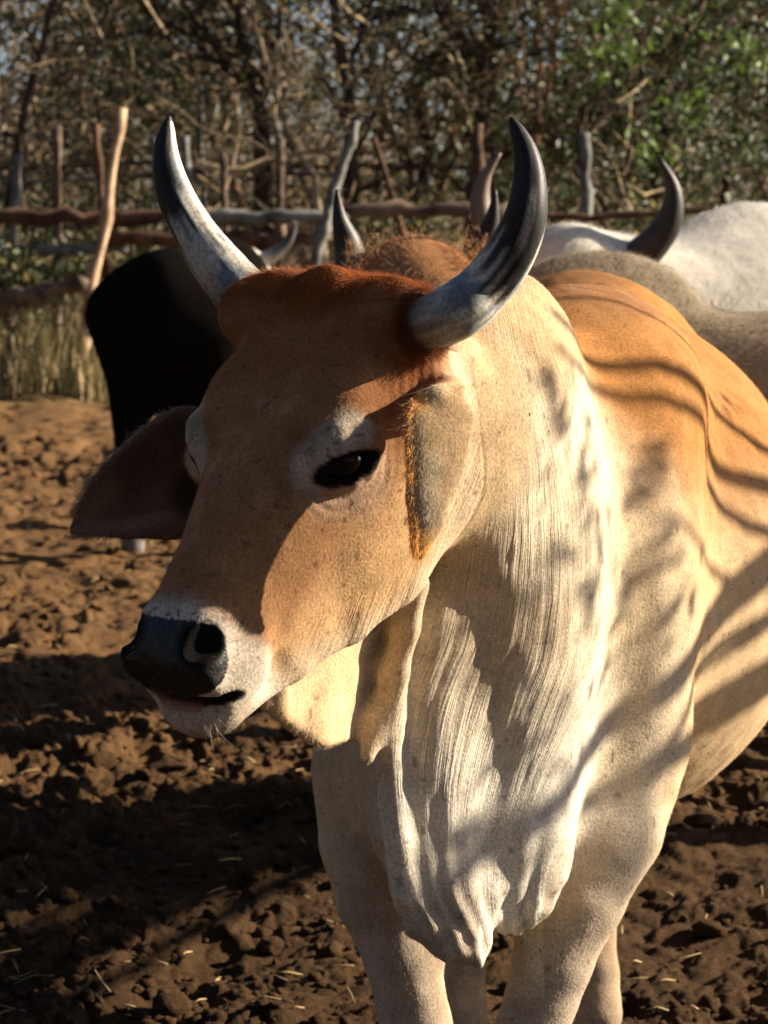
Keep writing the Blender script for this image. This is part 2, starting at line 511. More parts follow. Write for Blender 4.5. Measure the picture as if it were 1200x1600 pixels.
        E = lambda x, y, z: c + ex * x + ey * y + nrm * z
        U(ell(E(0, .004, -.012), (.050, .036, .022), np.stack([ex, ey, nrm]), k=.02))
        Sb(ell(E(0, -.001, .012), (.042, .020, .024), np.stack([ex, ey, nrm]), k=.006))
        Sb(ell(E(0, 0, -.012), (.026, .02, .022), np.stack([ex, ey, nrm]), k=.004))
        U(chain([E(-.045, -.013, .0), E(-.030, .010, .008), E(-.006, .0215, .014), (E(.018, .021, .013)), E(.038, .012, .006), E(.049, .002, -.002)], [.004, .006, .007, .007, .006, .004], k=.008))
        U(chain([E(-.045, -.013, .000), E(-.026, -.020, .004), E(0, -.0225, .006), E(.024, -.019, .004), E(.044, -.002, .0)], [.003, .004, .0055, .005, .004], k=.008))
        U(chain([E(-.05, .005, -.004), E(-.03, .028, .002), E(0, .038, .005), E(.03, .033, .001), E(.052, .014, -.006)], [.006, .008, .010, .008, .005], k=.014))
    # nostrils, mouth
    for sg in (1, -1):
        if sg == 1:
            c, d = hit(headops, 316, 1006); q = to_head(c[None])[0]
        else: c = H(q[0], -q[1], q[2])
        BI['nostril%d' % sg] = c; nr = grad(headops, c); e1 = (-RGT * .62 - UPV * .5) if sg > 0 else (RGT * .5 - UPV * .5 - FWD * .3); e1 = e1 - nr * (nr @ e1); e1 /= np.linalg.norm(e1); e2 = np.cross(nr, e1)
        Sb(ell(c + nr * .004, (.026, .0145, .024), np.stack([e1, e2, nr]), k=.012))
        Sb(ell(c - e1 * .013 + nr * .002, (.014, .017, .018), np.stack([e1, e2, nr]), k=.012))
    for px0, py0, r1_, r2_ in ((436, 1012, .020, .030), (428, 1052, .016, .020)):
        c, d = hit(headops, px0, py0)
        if c is not None: nr = grad(headops, c); Sb(ell(c + nr * .006, (r1_, r2_, .012), np.stack([unit(np.cross(nr, UPV)[None])[0], unit(np.cross(nr, np.cross(nr, UPV))[None])[0], nr]), k=.022))
    mp = []
    mc = ccurve(np.linspace(0, 1, 6), np.array([(205, 1062), (235, 1079), (268, 1090), (302, 1095), (340, 1094), (376, 1084)], float))(np.linspace(0, 1, 14))
    for x, y in mc:
        c, d = hit(headops, x, y)
        if c is not None: mp.append(c + ray(x, y) * .004)
    mp = np.array(mp)
    for _ in range(3): mp[1:-1] = (mp[:-2] + mp[1:-1] * 2 + mp[2:]) / 4
    BI['mouth'] = mp
    Sb(chain(mp, np.interp(np.linspace(0, 1, len(mp)), [0, .2, .5, .8, 1], [.0045, .0060, .0060, .0045, .0020]), k=.005))
    return ops

BULL_BASE = np.array([.2, 4.2, 0.0])
VOX = .004
_ly = np.array([300, 450, 600, 750, 900, 1000, 1100, 1200, 1300, 1400, 1500, 1700], float)
_Lc = ccurve(_ly, np.array([700, 700, 715, 712, 690, 665, 625, 612, 622, 645, 690, 700], float))
_Rc = ccurve(_ly, np.array([790, 850, 900, 955, 975, 975, 950, 905, 860, 840, 850, 850], float))
def blob(p, c, r, soft=.4):
    """1 inside radius r of point / capsule c, falling to 0"""
    if len(c) == 2 and np.ndim(c[0]) == 1:
        a, b = np.asarray(c[0]), np.asarray(c[1]); ab = b - a
        t = np.clip(((p - a) @ ab) / (ab @ ab), 0, 1); d = np.linalg.norm(p - a - t[:, None] * ab, axis=1)
    else: d = np.linalg.norm(p - np.asarray(c), axis=1)
    return 1 - sstep(r * (1 - soft), r * (1 + soft), d)

def bull_shade(V, N):
    """albedo, fold coordinates, fold mask, fur direction and fur length for every vertex"""
    q = to_head(V); s, w, n = q.T
    px, py, dd = px_of(V)
    e0 = np.linalg.norm((V - H(.24, 0, -.12)) / 1.0, axis=1)
    head = (1 - sstep(.0, .03, -(s + .06))) * (1 - sstep(.59, .62, s)) * (1 - sstep(.10, .14, np.abs(w) - .04)) * sstep(-.40, -.34, n + .25 * np.maximum(s - .3, 0))
    jaw = np.interp(s, [-.06, .0, .1, .2, .3, .4, .5, .6], [-.10, -.15, -.27, -.325, -.31, -.245, -.18, -.16])
    head = head * sstep(-.02, .0, n - jaw)
    gE = BI['ear_near'].reshape(-1, 3); gF = BI['ear_far'].reshape(-1, 3)
    def neard(g):
        o = np.full(len(V), 9.0); m = (np.abs(V - g.mean(0)).max(1) < .22); idx = np.nonzero(m)[0]
        for i in range(0, len(idx), 20000):
            j = idx[i:i + 20000]; o[j] = np.linalg.norm(V[j][:, None].astype(np.float32) - g[None, ::2].astype(np.float32), axis=2).min(1)
        return o
    earN = 1 - sstep(.010, .018, neard(gE)); earF = 1 - sstep(.010, .018, neard(gF))
    n1 = fbm(V * 9, 4, 1); n2 = fbm(V * 40, 3, 5); n3 = fbm(V * 3, 3, 9)
    C = np.tile(np.array([.62, .47, .30]), (len(V), 1))
    def mix(m, c, k=1.0):
        nonlocal C
        C = C * (1 - (m * k)[:, None]) + np.array(c) * (m * k)[:, None]
    # trunk
    back = sstep(.92, 1.22, V[:, 2] + n1 * .06 + .10 * (V[:, 1] - 4)) * sstep(3.68, 3.80, V[:, 1] - (V[:, 0] - .45) * .3 + n1 * .03)
    mix(back, (.46, .235, .090)); 
    mix(sstep(1.36, 1.43, V[:, 2] + n1 * .03) * sstep(3.8, 4.0, V[:, 1]), (.30, .15, .07))
    mix(sstep(.1, .5, n3) * sstep(3.8, 4.2, V[:, 1]) * (1 - back), (.44, .28, .14), .6)
    neck = sstep(3.3, 3.4, V[:, 1]) * (1 - sstep(3.66, 3.82, V[:, 1] - (V[:, 0] - .45) * .3 + n1 * .03))
    mix(neck, (.66, .57, .44))
    mix(neck * sstep(-.02, .25, n3 + n1 * .6), (.37, .29, .21), .6)
    mix(neck * sstep(1.28, 1.40, V[:, 2] + n1 * .03), (.48, .33, .19), .8)
    dew = neck * (1 - sstep(.75, 1.0, V[:, 2] + n1 * .05))
    mix(dew, (.70, .66, .59), .85)
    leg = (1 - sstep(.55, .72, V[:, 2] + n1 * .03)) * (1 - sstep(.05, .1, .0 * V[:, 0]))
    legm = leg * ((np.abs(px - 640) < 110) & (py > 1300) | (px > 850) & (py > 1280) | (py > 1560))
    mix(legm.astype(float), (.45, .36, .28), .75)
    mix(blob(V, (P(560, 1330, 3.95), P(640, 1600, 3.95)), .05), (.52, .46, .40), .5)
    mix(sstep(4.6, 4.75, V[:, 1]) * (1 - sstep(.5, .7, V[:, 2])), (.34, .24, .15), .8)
    # head
    mix(head, (.31, .165, .082))
    mix(head * sstep(.08, .18, -n + n1 * .03) , (.62, .41, .22), .9)
    mix(head * sstep(.0, .05, (jaw + .085 + n1 * .02) - n), (.60, .48, .35), .85)
    mix(head * (1 - sstep(.03, .06, np.abs(w) + n2 * .01)) * sstep(.1, .2, s) * (1 - sstep(.4, .47, s)), (.33, .165, .085), .5)
    mix(head * (1 - sstep(.10, .20, s + n1 * .02)) * sstep(-.12, -.05, n), (.28, .115, .05), .75)
    mix((1 - sstep(.0, .055, s + n1 * .03 + n2 * .008)) * sstep(-.11, -.06, n) * sstep(-.1, -.07, s), (.25, .075, .022))
    mix(blob(V, (H(.062, .165, -.06), H(.068, .14, -.04)), .022), (.24, .075, .025), .8)
    mix(head * sstep(.25, .6, n1 + n2 * .4), (.52, .33, .19), .25)
    for sg in (1, -1):
        c, nr, ex, ey = BI['eye%d' % sg]
        mix(blob(V, (c - ex * .02 - ey * .012, c + ex * .01 - ey * .026), .046, .5) , (.46, .35, .27), .6)
        mix(blob(V, (c - ex * .045 + ey * .012, c + ex * .015 + ey * .038), .026, .4), (.56, .48, .40), .8)
        mix(blob(V, (c - ex * .035 + ey * .035, c - ex * .005 + ey * .045), .013, .5) * sstep(-.1, .2, n2), (.16, .13, .11), .6)
        qq = V - c; a = qq @ ex; b = qq @ ey; zz = qq @ nr
        rr = np.sqrt(((a + .003) / .048) ** 2 + ((b + .001 + a * .05) / .0225) ** 2)
        mix((1 - sstep(.92, 1.06, rr + n2 * .08)) * (np.abs(zz) < .06), (.018, .014, .013))
        mix(blob(V, (c - ex * .048 - ey * .02, c - ex * .038 - ey * .042), .007, .6) * sstep(-.3, .2, n2), (.06, .045, .035), .8)
    # muzzle
    mz = sstep(.440, .475, s + n1 * .010) * head
    mix(mz, (.56, .50, .43), .9)
    mix(sstep(.50, .52, s) * sstep(.0, .02, -n - .10) * head, (.36, .29, .23), .85)
    mix(sstep(.53, .55, s) * sstep(-.1, .3, n2 + n1) * sstep(.0, .02, -n - .12) * head, (.10, .075, .06), .8)
    hx_, hy_, _ = px_of(H(s[:, None], (np.abs(w) * 1.0)[:, None], n[:, None])); hx_ = hx_ + n2 * 5; hy_ = hy_ + n2 * 4
    poly = [(150, 972), (262, 968), (305, 969), (338, 978), (356, 996), (358, 1030), (348, 1062), (332, 1082), (300, 1092), (268, 1088), (235, 1076), (150, 1056)]
    ins = np.zeros(len(V), bool)
    for (x1, y1), (x2, y2) in zip(poly, poly[1:] + poly[:1]):
        c_ = (y1 > hy_) != (y2 > hy_); xi = (x2 - x1) * (hy_ - y1) / ((y2 - y1) + 1e-9) + x1; ins ^= c_ & (hx_ < xi)
    pad = (ins & (s > .44) & (head > .02)).astype(float)
    mix(pad, (.010, .0095, .010))
    wetm = pad * .8
    for sg in (1, -1): wetm = wetm * (1 - blob(V, BI['nostril%d' % sg], .030, .4))
    m = np.array(BI['mouth'])
    for i in range(len(m) - 1): mix(blob(V, (m[i] + ray(270, 1070) * .004, m[i + 1] + ray(270, 1070) * .004), .008, .4), (.02, .010, .009), .95)
    tg = np.clip(sum(blob(V, m[i] - UPV * .010, .010, .5) for i in range(1, 8)), 0, 1); mix(tg, (.42, .22, .16), .85)
    mix(blob(V, H(.56, -.03, -.13), .02, .4) * sstep(-.2, .2, n2), (.08, .06, .05), .7)
    sp_ = vnoise(V * 210, 71); mix((sp_ > .62) * mz * (1 - pad) * sstep(-.07, -.03, n), (.05, .04, .035), .8)
    mix((vnoise(V * 120, 73) > .80) * head, (.08, .05, .035), .6)
    mix((vnoise(V * 95, 74) > .83) * (1 - head), (.14, .10, .07), .5)
    # ears
    mix(earN, (.42, .30, .18)); gm = BI['ear_near']
    mix(earN * blob(V, (gm[22, 6], gm[36, 6]), .010, .7), (.52, .45, .37), .6)
    mix(earN * blob(V, (gm[4, 1], gm[-1, 3]), .016, .35), (.60, .33, .10), .95)
    mix(earN * blob(V, (gm[2, 10], gm[36, 10]), .012, .5), (.66, .55, .40), .8)
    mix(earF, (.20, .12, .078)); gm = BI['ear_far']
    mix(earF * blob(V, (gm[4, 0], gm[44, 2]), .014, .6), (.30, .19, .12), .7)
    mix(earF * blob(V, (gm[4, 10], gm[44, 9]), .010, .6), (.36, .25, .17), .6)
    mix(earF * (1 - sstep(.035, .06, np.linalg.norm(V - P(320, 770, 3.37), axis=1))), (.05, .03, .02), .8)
    mix((1 - earN) * blob(V, (P(705, 565, 3.25), P(738, 625, 3.25)), .016, .5) + (1 - earN) * blob(V, (P(738, 625, 3.25), P(728, 700, 3.25)), .014, .5), (.66, .58, .46), .7)
    C *= (1 + .10 * n2 + .08 * n1)[:, None]
    # folds
    wid = (_Rc(py) - _Lc(py)); u = (px - _Lc(py)) / wid * .26; v = py / 1100
    uh = (px * .93 + py * .36) / 1250; vh = (py * .93 - px * .36) / 1250
    hb = head > .5
    U_ = np.where(hb, uh, u); V_ = np.where(hb, vh, v)
    fm_neck = neck * (1 - np.clip(head, 0, 1)) * (1 - earN) * sstep(-.08, .02, u) * (1 - sstep(.22, .33, u)) * (1 - .35 * sstep(.10, .2, u) * (1 - sstep(950, 1100, py)))
    fm_neck *= (1 - sstep(1500, 1540, py)) * (1 - .65 * sstep(1180, 1300, py))
    fm_head = head * sstep(.02, .09, np.abs(w)) * sstep(.0, .05, (jaw + .12) - n) * sstep(-.05, .1, s) * (1 - sstep(.38, .46, s))
    fm = np.clip(np.maximum(fm_neck, fm_head * .7), 0, 1) * (1 - np.exp(-((head - .5) / .22) ** 2))
    # fur direction
    eps = 20.0; dl = (_Lc(py + eps) - _Lc(py)) / eps; dr = (_Rc(py + eps) - _Rc(py)) / eps; k = np.clip(u / .26, -.2, 1.2)
    sl = dl * (1 - k) + dr * k
    D = sl[:, None] * RGT - UPV
    body = sstep(.26, .36, u)[:, None]
    D = D * (1 - body) + body * np.array([.25, .75, -.75])
    Dh = Ah * .8 + np.sign(w)[:, None] * np.minimum(np.abs(w) / .1, 1)[:, None] * Wh * .5 - np.minimum(np.abs(w) / .12, 1)[:, None] * Nh * .5
    D = np.where(hb[:, None], Dh, D)
    poll = (1 - sstep(.01, .04, s)) * sstep(-.07, -.03, n) * sstep(-.1, -.07, s)
    D = D * (1 - poll[:, None]) + poll[:, None] * (Nh * .5 + Ah * .5 + UPV * .5 + np.sign(w)[:, None] * Wh * .3)
    gs = BI['ear_near'][-1, 5] - BI['ear_near'][5, 5]; gs = gs / np.linalg.norm(gs); D = np.where((earN > .5)[:, None], gs, D)
    gs = BI['ear_far'][-1, 5] - BI['ear_far'][5, 5]; gs = gs / np.linalg.norm(gs) * .6 - UPV * .5; D = np.where((earF > .5)[:, None], gs, D)
    D += .12 * np.stack([vnoise(V * 14, 3), vnoise(V * 14, 4), vnoise(V * 14, 6)], 1)
    L = .0060 * (1 + .4 * n1) + .002 * back; L = np.where(hb, .0055, L); L = L * (1 - poll) + .010 * (1 + .8 * n2) * poll; L = L * (1 - .45 * fm); L = np.where(earN > .5, .005, L)
    L = np.where(earN > .5, .009, L); L = np.where(earF > .5, .007, L)
    L = L * (1 - np.clip(pad * 1.2, 0, 1)); L = L * (1 - .6 * mz)
    for sg in (1, -1):
        c = BI['eye%d' % sg][0]; L = L * (1 - blob(V, c, .04, .3))
    return dict(C=np.clip(C * [1.0, .985, .93], .004, .9), uv=np.stack([U_, V_, px * 0], 1), fold=fm, D=D, L=L, dens=(1 - .75 * fm) * (.45 + .55 * np.maximum(poll, np.maximum(earF, 1 - np.abs((N * unit(CAM - V)).sum(1)) ** .5))), wet=np.clip(wetm, 0, 1), head=head, u=u, py=py, px=px)

def normals(V, F):
    a = V[F[:, 2]] - V[F[:, 0]]; b = V[F[:, 3]] - V[F[:, 1]]; fn = np.cross(a, b); N = np.zeros_like(V)
    for i in range(4):
        for c in range(3): N[:, c] += np.bincount(F[:, i], fn[:, c], len(V))
    return N / (np.linalg.norm(N, axis=1)[:, None] + 1e-12)

def bull_mesh():
    ops = bull_ops()
    V, F = surface(ops, (-.45, 2.7, -.05), (1.0, 5.9, 1.82), VOX)
    V, F = keep_largest(V, F); V = relax(V, F, 3, .5)
    N = normals(V, F); S = bull_shade(V, N)
    u, py, fm, px = S['u'], S['py'], S['fold'], S['px']
    # big folds of loose skin as real relief
    uu = S['uv'][:, 0]; vv = S['uv'][:, 1]; wob = vnoise(np.stack([uu * 12, vv * 5], 1), 31) * .012
    r1 = vnoise(np.stack([(uu + wob) * 56, vv * 4.0], 1), 33)
    r2 = vnoise(np.stack([(uu + wob) * 125, vv * 9 + 5], 1), 35)
    lowmid = np.exp(-((py - 1080) / 200) ** 2)
    d = fm * (r1 * (.0012 + .0013 * lowmid) + r2 * (.0011 + .0005 * lowmid)) * (.8 + .6 * vnoise(V * 9, 44))
    # wide pleats of the dewlap
    dw = sstep(1180, 1330, py) * (1 - sstep(1500, 1560, py)) * sstep(-.04, 0, u) * (1 - sstep(.24, .30, u))
    d += dw * (.0022 * np.sin(u * 62 + 1.2 + vnoise(V * 6, 8) * 2.0) + .0015 * np.sin(u * 150 + vnoise(V * 9, 2) * 3))
    # knobbly lower edge and the bunched skin by the leg
    kn = blob(V, (P(650, 1455, 3.5), P(745, 1515, 3.56)), .05) + blob(V, (P(800, 1440, 3.6), P(860, 1350, 3.68)), .045)
    d += np.clip(kn, 0, 1) * .005 * vnoise(V * 42, 12)
    # wrinkles by the ear root and eye
    q = to_head(V)
    for c0, r0 in ((P(668, 590, 3.15), .05),):
        d += blob(V, c0, r0, .5) * .0007 * np.sin(px * .42 + vnoise(V * 20, 3) * 1.5) * (S['head'] > .3)
    c, nr, ex, ey = BI['eye1']; a = (V - c) @ ex; b = (V - c) @ ey; rr = np.hypot(a, b)
    d += blob(V, c, .075, .3) * sstep(.03, .045, rr) * .0008 * np.sin(rr * 400 + vnoise(V * 30, 4) * 2)
    # muscles, veins, bones
    d += .006 * fbm(V * 4, 2, 41) * (1 - S['head'] * .6) + .0026 * fbm(V * 18, 2, 43)
    nose = np.clip(S['wet'], 0, 1); d += nose * (.0016 * vnoise(V * 150, 9) + .0008 * vnoise(V * 75, 19))
    V = V + N * d[:, None]
    me = new_mesh('body', V, F)
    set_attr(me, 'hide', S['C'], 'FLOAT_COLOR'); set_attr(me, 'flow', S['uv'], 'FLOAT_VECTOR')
    set_attr(me, 'fold', S['fold'], 'FLOAT'); set_attr(me, 'wet', S['wet'], 'FLOAT')
    return me, V, F, N, S

def hide_material(name, fold=True):
    m, n, l, b = mat_new(name)
    at = n.new('ShaderNodeAttribute'); at.attribute_name = 'hide'
    geo = n.new('ShaderNodeTexCoord')
    nz = n.new('ShaderNodeTexNoise'); nz.inputs['Scale'].default_value = 260; nz.inputs['Detail'].default_value = 3
    nb = n.new('ShaderNodeTexNoise'); nb.inputs['Scale'].default_value = 28; nb.inputs['Detail'].default_value = 5
    l.new(geo.outputs['Object'], nz.inputs['Vector']); l.new(geo.outputs['Object'], nb.inputs['Vector'])
    mr = n.new('ShaderNodeMapRange'); mr.inputs[1].default_value = .3; mr.inputs[2].default_value = .7; mr.inputs[3].default_value = .72; mr.inputs[4].default_value = 1.22
    l.new(nz.outputs['Fac'], mr.inputs[0])
    mr2 = n.new('ShaderNodeMapRange'); mr2.inputs[1].default_value = .3; mr2.inputs[2].default_value = .7; mr2.inputs[3].default_value = .85; mr2.inputs[4].default_value = 1.1
    l.new(nb.outputs['Fac'], mr2.inputs[0])
    mu = n.new('ShaderNodeMath'); mu.operation = 'MULTIPLY'; l.new(mr.outputs[0], mu.inputs[0]); l.new(mr2.outputs[0], mu.inputs[1])
    vm = n.new('ShaderNodeVectorMath'); vm.operation = 'SCALE'; l.new(at.outputs['Color'], vm.inputs[0]); l.new(mu.outputs[0], vm.inputs['Scale'])
    l.new(vm.outputs[0], b.inputs['Base Color'])
    wt = n.new('ShaderNodeAttribute'); wt.attribute_name = 'wet'
    rm = n.new('ShaderNodeMapRange'); rm.inputs[3].default_value = .75; rm.inputs[4].default_value = .34; l.new(wt.outputs['Fac'], rm.inputs[0]); l.new(rm.outputs[0], b.inputs['Roughness'])
    b.inputs['Specular IOR Level'].default_value = .25
    sp = n.new('ShaderNodeMapRange'); sp.inputs[3].default_value = .03; sp.inputs[4].default_value = .6; l.new(wt.outputs['Fac'], sp.inputs[0]); l.new(sp.outputs[0], b.inputs['Specular IOR Level'])
    b.inputs['Sheen Weight'].default_value = .0
    bp = n.new('ShaderNodeBump'); bp.inputs['Strength'].default_value = .5; bp.inputs['Distance'].default_value = .002; l.new(nz.outputs['Fac'], bp.inputs['Height'])
    last = bp
    if fold:
        fl = n.new('ShaderNodeAttribute'); fl.attribute_name = 'flow'; fo = n.new('ShaderNodeAttribute'); fo.attribute_name = 'fold'
        for sc, seed, dist in (((210, 7, 1), 0.0, .0032), ((480, 22, 1), 4.0, .0018)):
            mp = n.new('ShaderNodeMapping'); mp.inputs['Scale'].default_value = sc; mp.inputs['Location'].default_value = (seed, seed, 0)
            l.new(fl.outputs['Vector'], mp.inputs['Vector'])
            nn = n.new('ShaderNodeTexNoise'); nn.inputs['Scale'].default_value = 1; nn.inputs['Detail'].default_value = 2; nn.inputs['Distortion'].default_value = .4
            l.new(mp.outputs[0], nn.inputs['Vector'])
            ml = n.new('ShaderNodeMath'); ml.operation = 'MULTIPLY'; l.new(nn.outputs['Fac'], ml.inputs[0]); l.new(fo.outputs['Fac'], ml.inputs[1])
            b2 = n.new('ShaderNodeBump'); b2.inputs['Strength'].default_value = 1.0; b2.inputs['Distance'].default_value = dist
            l.new(ml.outputs[0], b2.inputs['Height']); l.new(last.outputs[0], b2.inputs['Normal']); last = b2
    l.new(last.outputs[0], b.inputs['Normal'])
    df = n.new('ShaderNodeBsdfDiffuse'); df.inputs['Roughness'].default_value = .8; l.new(vm.outputs[0], df.inputs['Color']); l.new(last.outputs[0], df.inputs['Normal'])
    mx = n.new('ShaderNodeMixShader'); l.new(wt.outputs['Fac'], mx.inputs[0]); l.new(df.outputs[0], mx.inputs[1]); l.new(b.outputs[0], mx.inputs[2]); l.new(mx.outputs[0], n['Material Output'].inputs['Surface'])
    return m

def hair_object(name, roots, dirs, lens, cols, rad, mat, parent, npt=4, curl=.25, droop=0.0, seed=3):
    """real hair strands: roots, unit directions, lengths, colours"""
    r = np.random.default_rng(seed); n = len(roots)
    hc = bpy.data.hair_curves.new(name); hc.add_curves([npt] * n)
    t = np.linspace(0, 1, npt)
    bend = r.normal(0, curl, (n, 3)); bend[:, 2] -= droop
    pos = roots[:, None] + lens[:, None, None] * (dirs[:, None] * t[None, :, None] + bend[:, None] * (t ** 2)[None, :, None] * .5)
    hc.points.foreach_set('position', pos.astype(np.float32).ravel())
    rr = (np.asarray(rad) * np.ones(n))[:, None] * (1 - t * .85)[None]
    ra = hc.attributes.get('radius') or hc.attributes.new('radius', 'FLOAT', 'POINT'); ra.data.foreach_set('value', rr.astype(np.float32).ravel())
    ca = hc.attributes.new('tint', 'FLOAT_COLOR', 'CURVE'); A = np.ones((n, 4), np.float32); A[:, :3] = cols; ca.data.foreach_set('color', A.ravel())
    o = bpy.data.objects.new(name, hc); col.objects.link(o); hc.materials.append(mat)
    if parent: o.parent = parent; o.location = -parent.location
    return o

def hair_material(name):
    m, n, l, b = mat_new(name)
    at = n.new('ShaderNodeAttribute'); at.attribute_name = 'tint'; l.new(at.outputs['Color'], b.inputs['Base Color'])
    b.inputs['Roughness'].default_value = .55; b.inputs['Specular IOR Level'].default_value = .25
    tr = n.new('ShaderNodeBsdfTranslucent'); l.new(at.outputs['Color'], tr.inputs['Color'])
    mx = n.new('ShaderNodeMixShader'); mx.inputs[0].default_value = .3; l.new(b.outputs[0], mx.inputs[1]); l.new(tr.outputs[0], mx.inputs[2])
    l.new(mx.outputs[0], n['Material Output'].inputs['Surface'])
    return m

def unit(a): return a / (np.linalg.norm(a, axis=1)[:, None] + 1e-12)

def scatter(V, F, wgt, n, r):
    """n random surface points weighted by wgt (per face) * area"""
    fn = np.cross(V[F[:, 2]] - V[F[:, 0]], V[F[:, 3]] - V[F[:, 1]]); ar = np.linalg.norm(fn, axis=1) * wgt
    f = r.choice(len(F), n, p=ar / ar.sum()); a, b = r.random(n), r.random(n)
    q = F[f]; W4 = np.stack([(1 - a) * (1 - b), a * (1 - b), a * b, (1 - a) * b], 1)
    return q, W4

def horn(name, L, mat, parent, seed, dark_end, side=None):
    L = np.array(L, float); ts = np.linspace(0, 1, len(L)); n = 56; tt = np.linspace(0, 1, n)
    X = ccurve(ts, L)(tt); pts = np.array([P(*x[:3]) for x in X]); rad = X[:, 3] * X[:, 2] / FPX
    seg = 32; V, F = tube(pts, rad, seg)
    t = np.concatenate([np.repeat(tt, seg), [0, 1]]); ang = np.concatenate([np.tile(np.arange(seg) / seg * 2 * math.pi, n), [0, 0]])
    cen = np.concatenate([np.repeat(pts, seg, 0), pts[:1], pts[-1:]]); out = V - cen; rr = np.linalg.norm(out, axis=1)[:, None] + 1e-9
    st = np.stack([t * 3, np.cos(ang) * 2.2, np.sin(ang) * 2.2], 1)
    streak = fbm(st * np.array([1, 2.0, 2.0]) + seed, 4, seed); fine = fbm(st * np.array([2.2, 7, 7]) + seed, 3, seed + 3); blot = fbm(st * np.array([2.4, .9, .9]) + seed * 3, 4, seed + 8)
    ring = np.sin(t * 95 + streak * 3) * np.clip(1 - t * 1.8, 0, 1)
    V = V + out / rr * (.0006 * ring + .0016 * streak + .0006 * fine)[:, None] * np.minimum(rr / .02, 1)
    white = np.array([.50, .46, .38]); blue = np.array([.12, .15, .175]); dark = np.array([.011, .010, .010]); base = np.array([.13, .10, .085])
    C = white * (1 - .0 * t[:, None]) + 0
    m = sstep(.02, .25, blot + fine * .6)[:, None] * .85; C = C * (1 - m) + blue * m
    lr = (out / rr) @ (RGT if side is None else np.asarray(side, float)); m = (sstep(dark_end - .07, dark_end + .07, t + streak * .30 + fine * .10 + (.16 * lr if side is not None else 0) * (t < .93)) * (1 - (0 if side is None else .9) * sstep(-.1, .5, -lr + fine * .5) * (t < .9)))[:, None]; C = C * (1 - m) + dark * m
    m = (sstep(.18, .45, streak + fine * .6) * sstep(.12, .3, t) * .55)[:, None]; C = C * (1 - m) + dark * 2 * m
    m = (1 - sstep(.10, .24, t + fine * .08 + blot * .08))[:, None] * .85; C = C * (1 - m) + base * m
    C = C * (1 + .3 * fine)[:, None]
    me = new_mesh(name, V, F); set_attr(me, 'hide', np.clip(C, .004, .8), 'FLOAT_COLOR')
    return link(name, me, mat, parent)

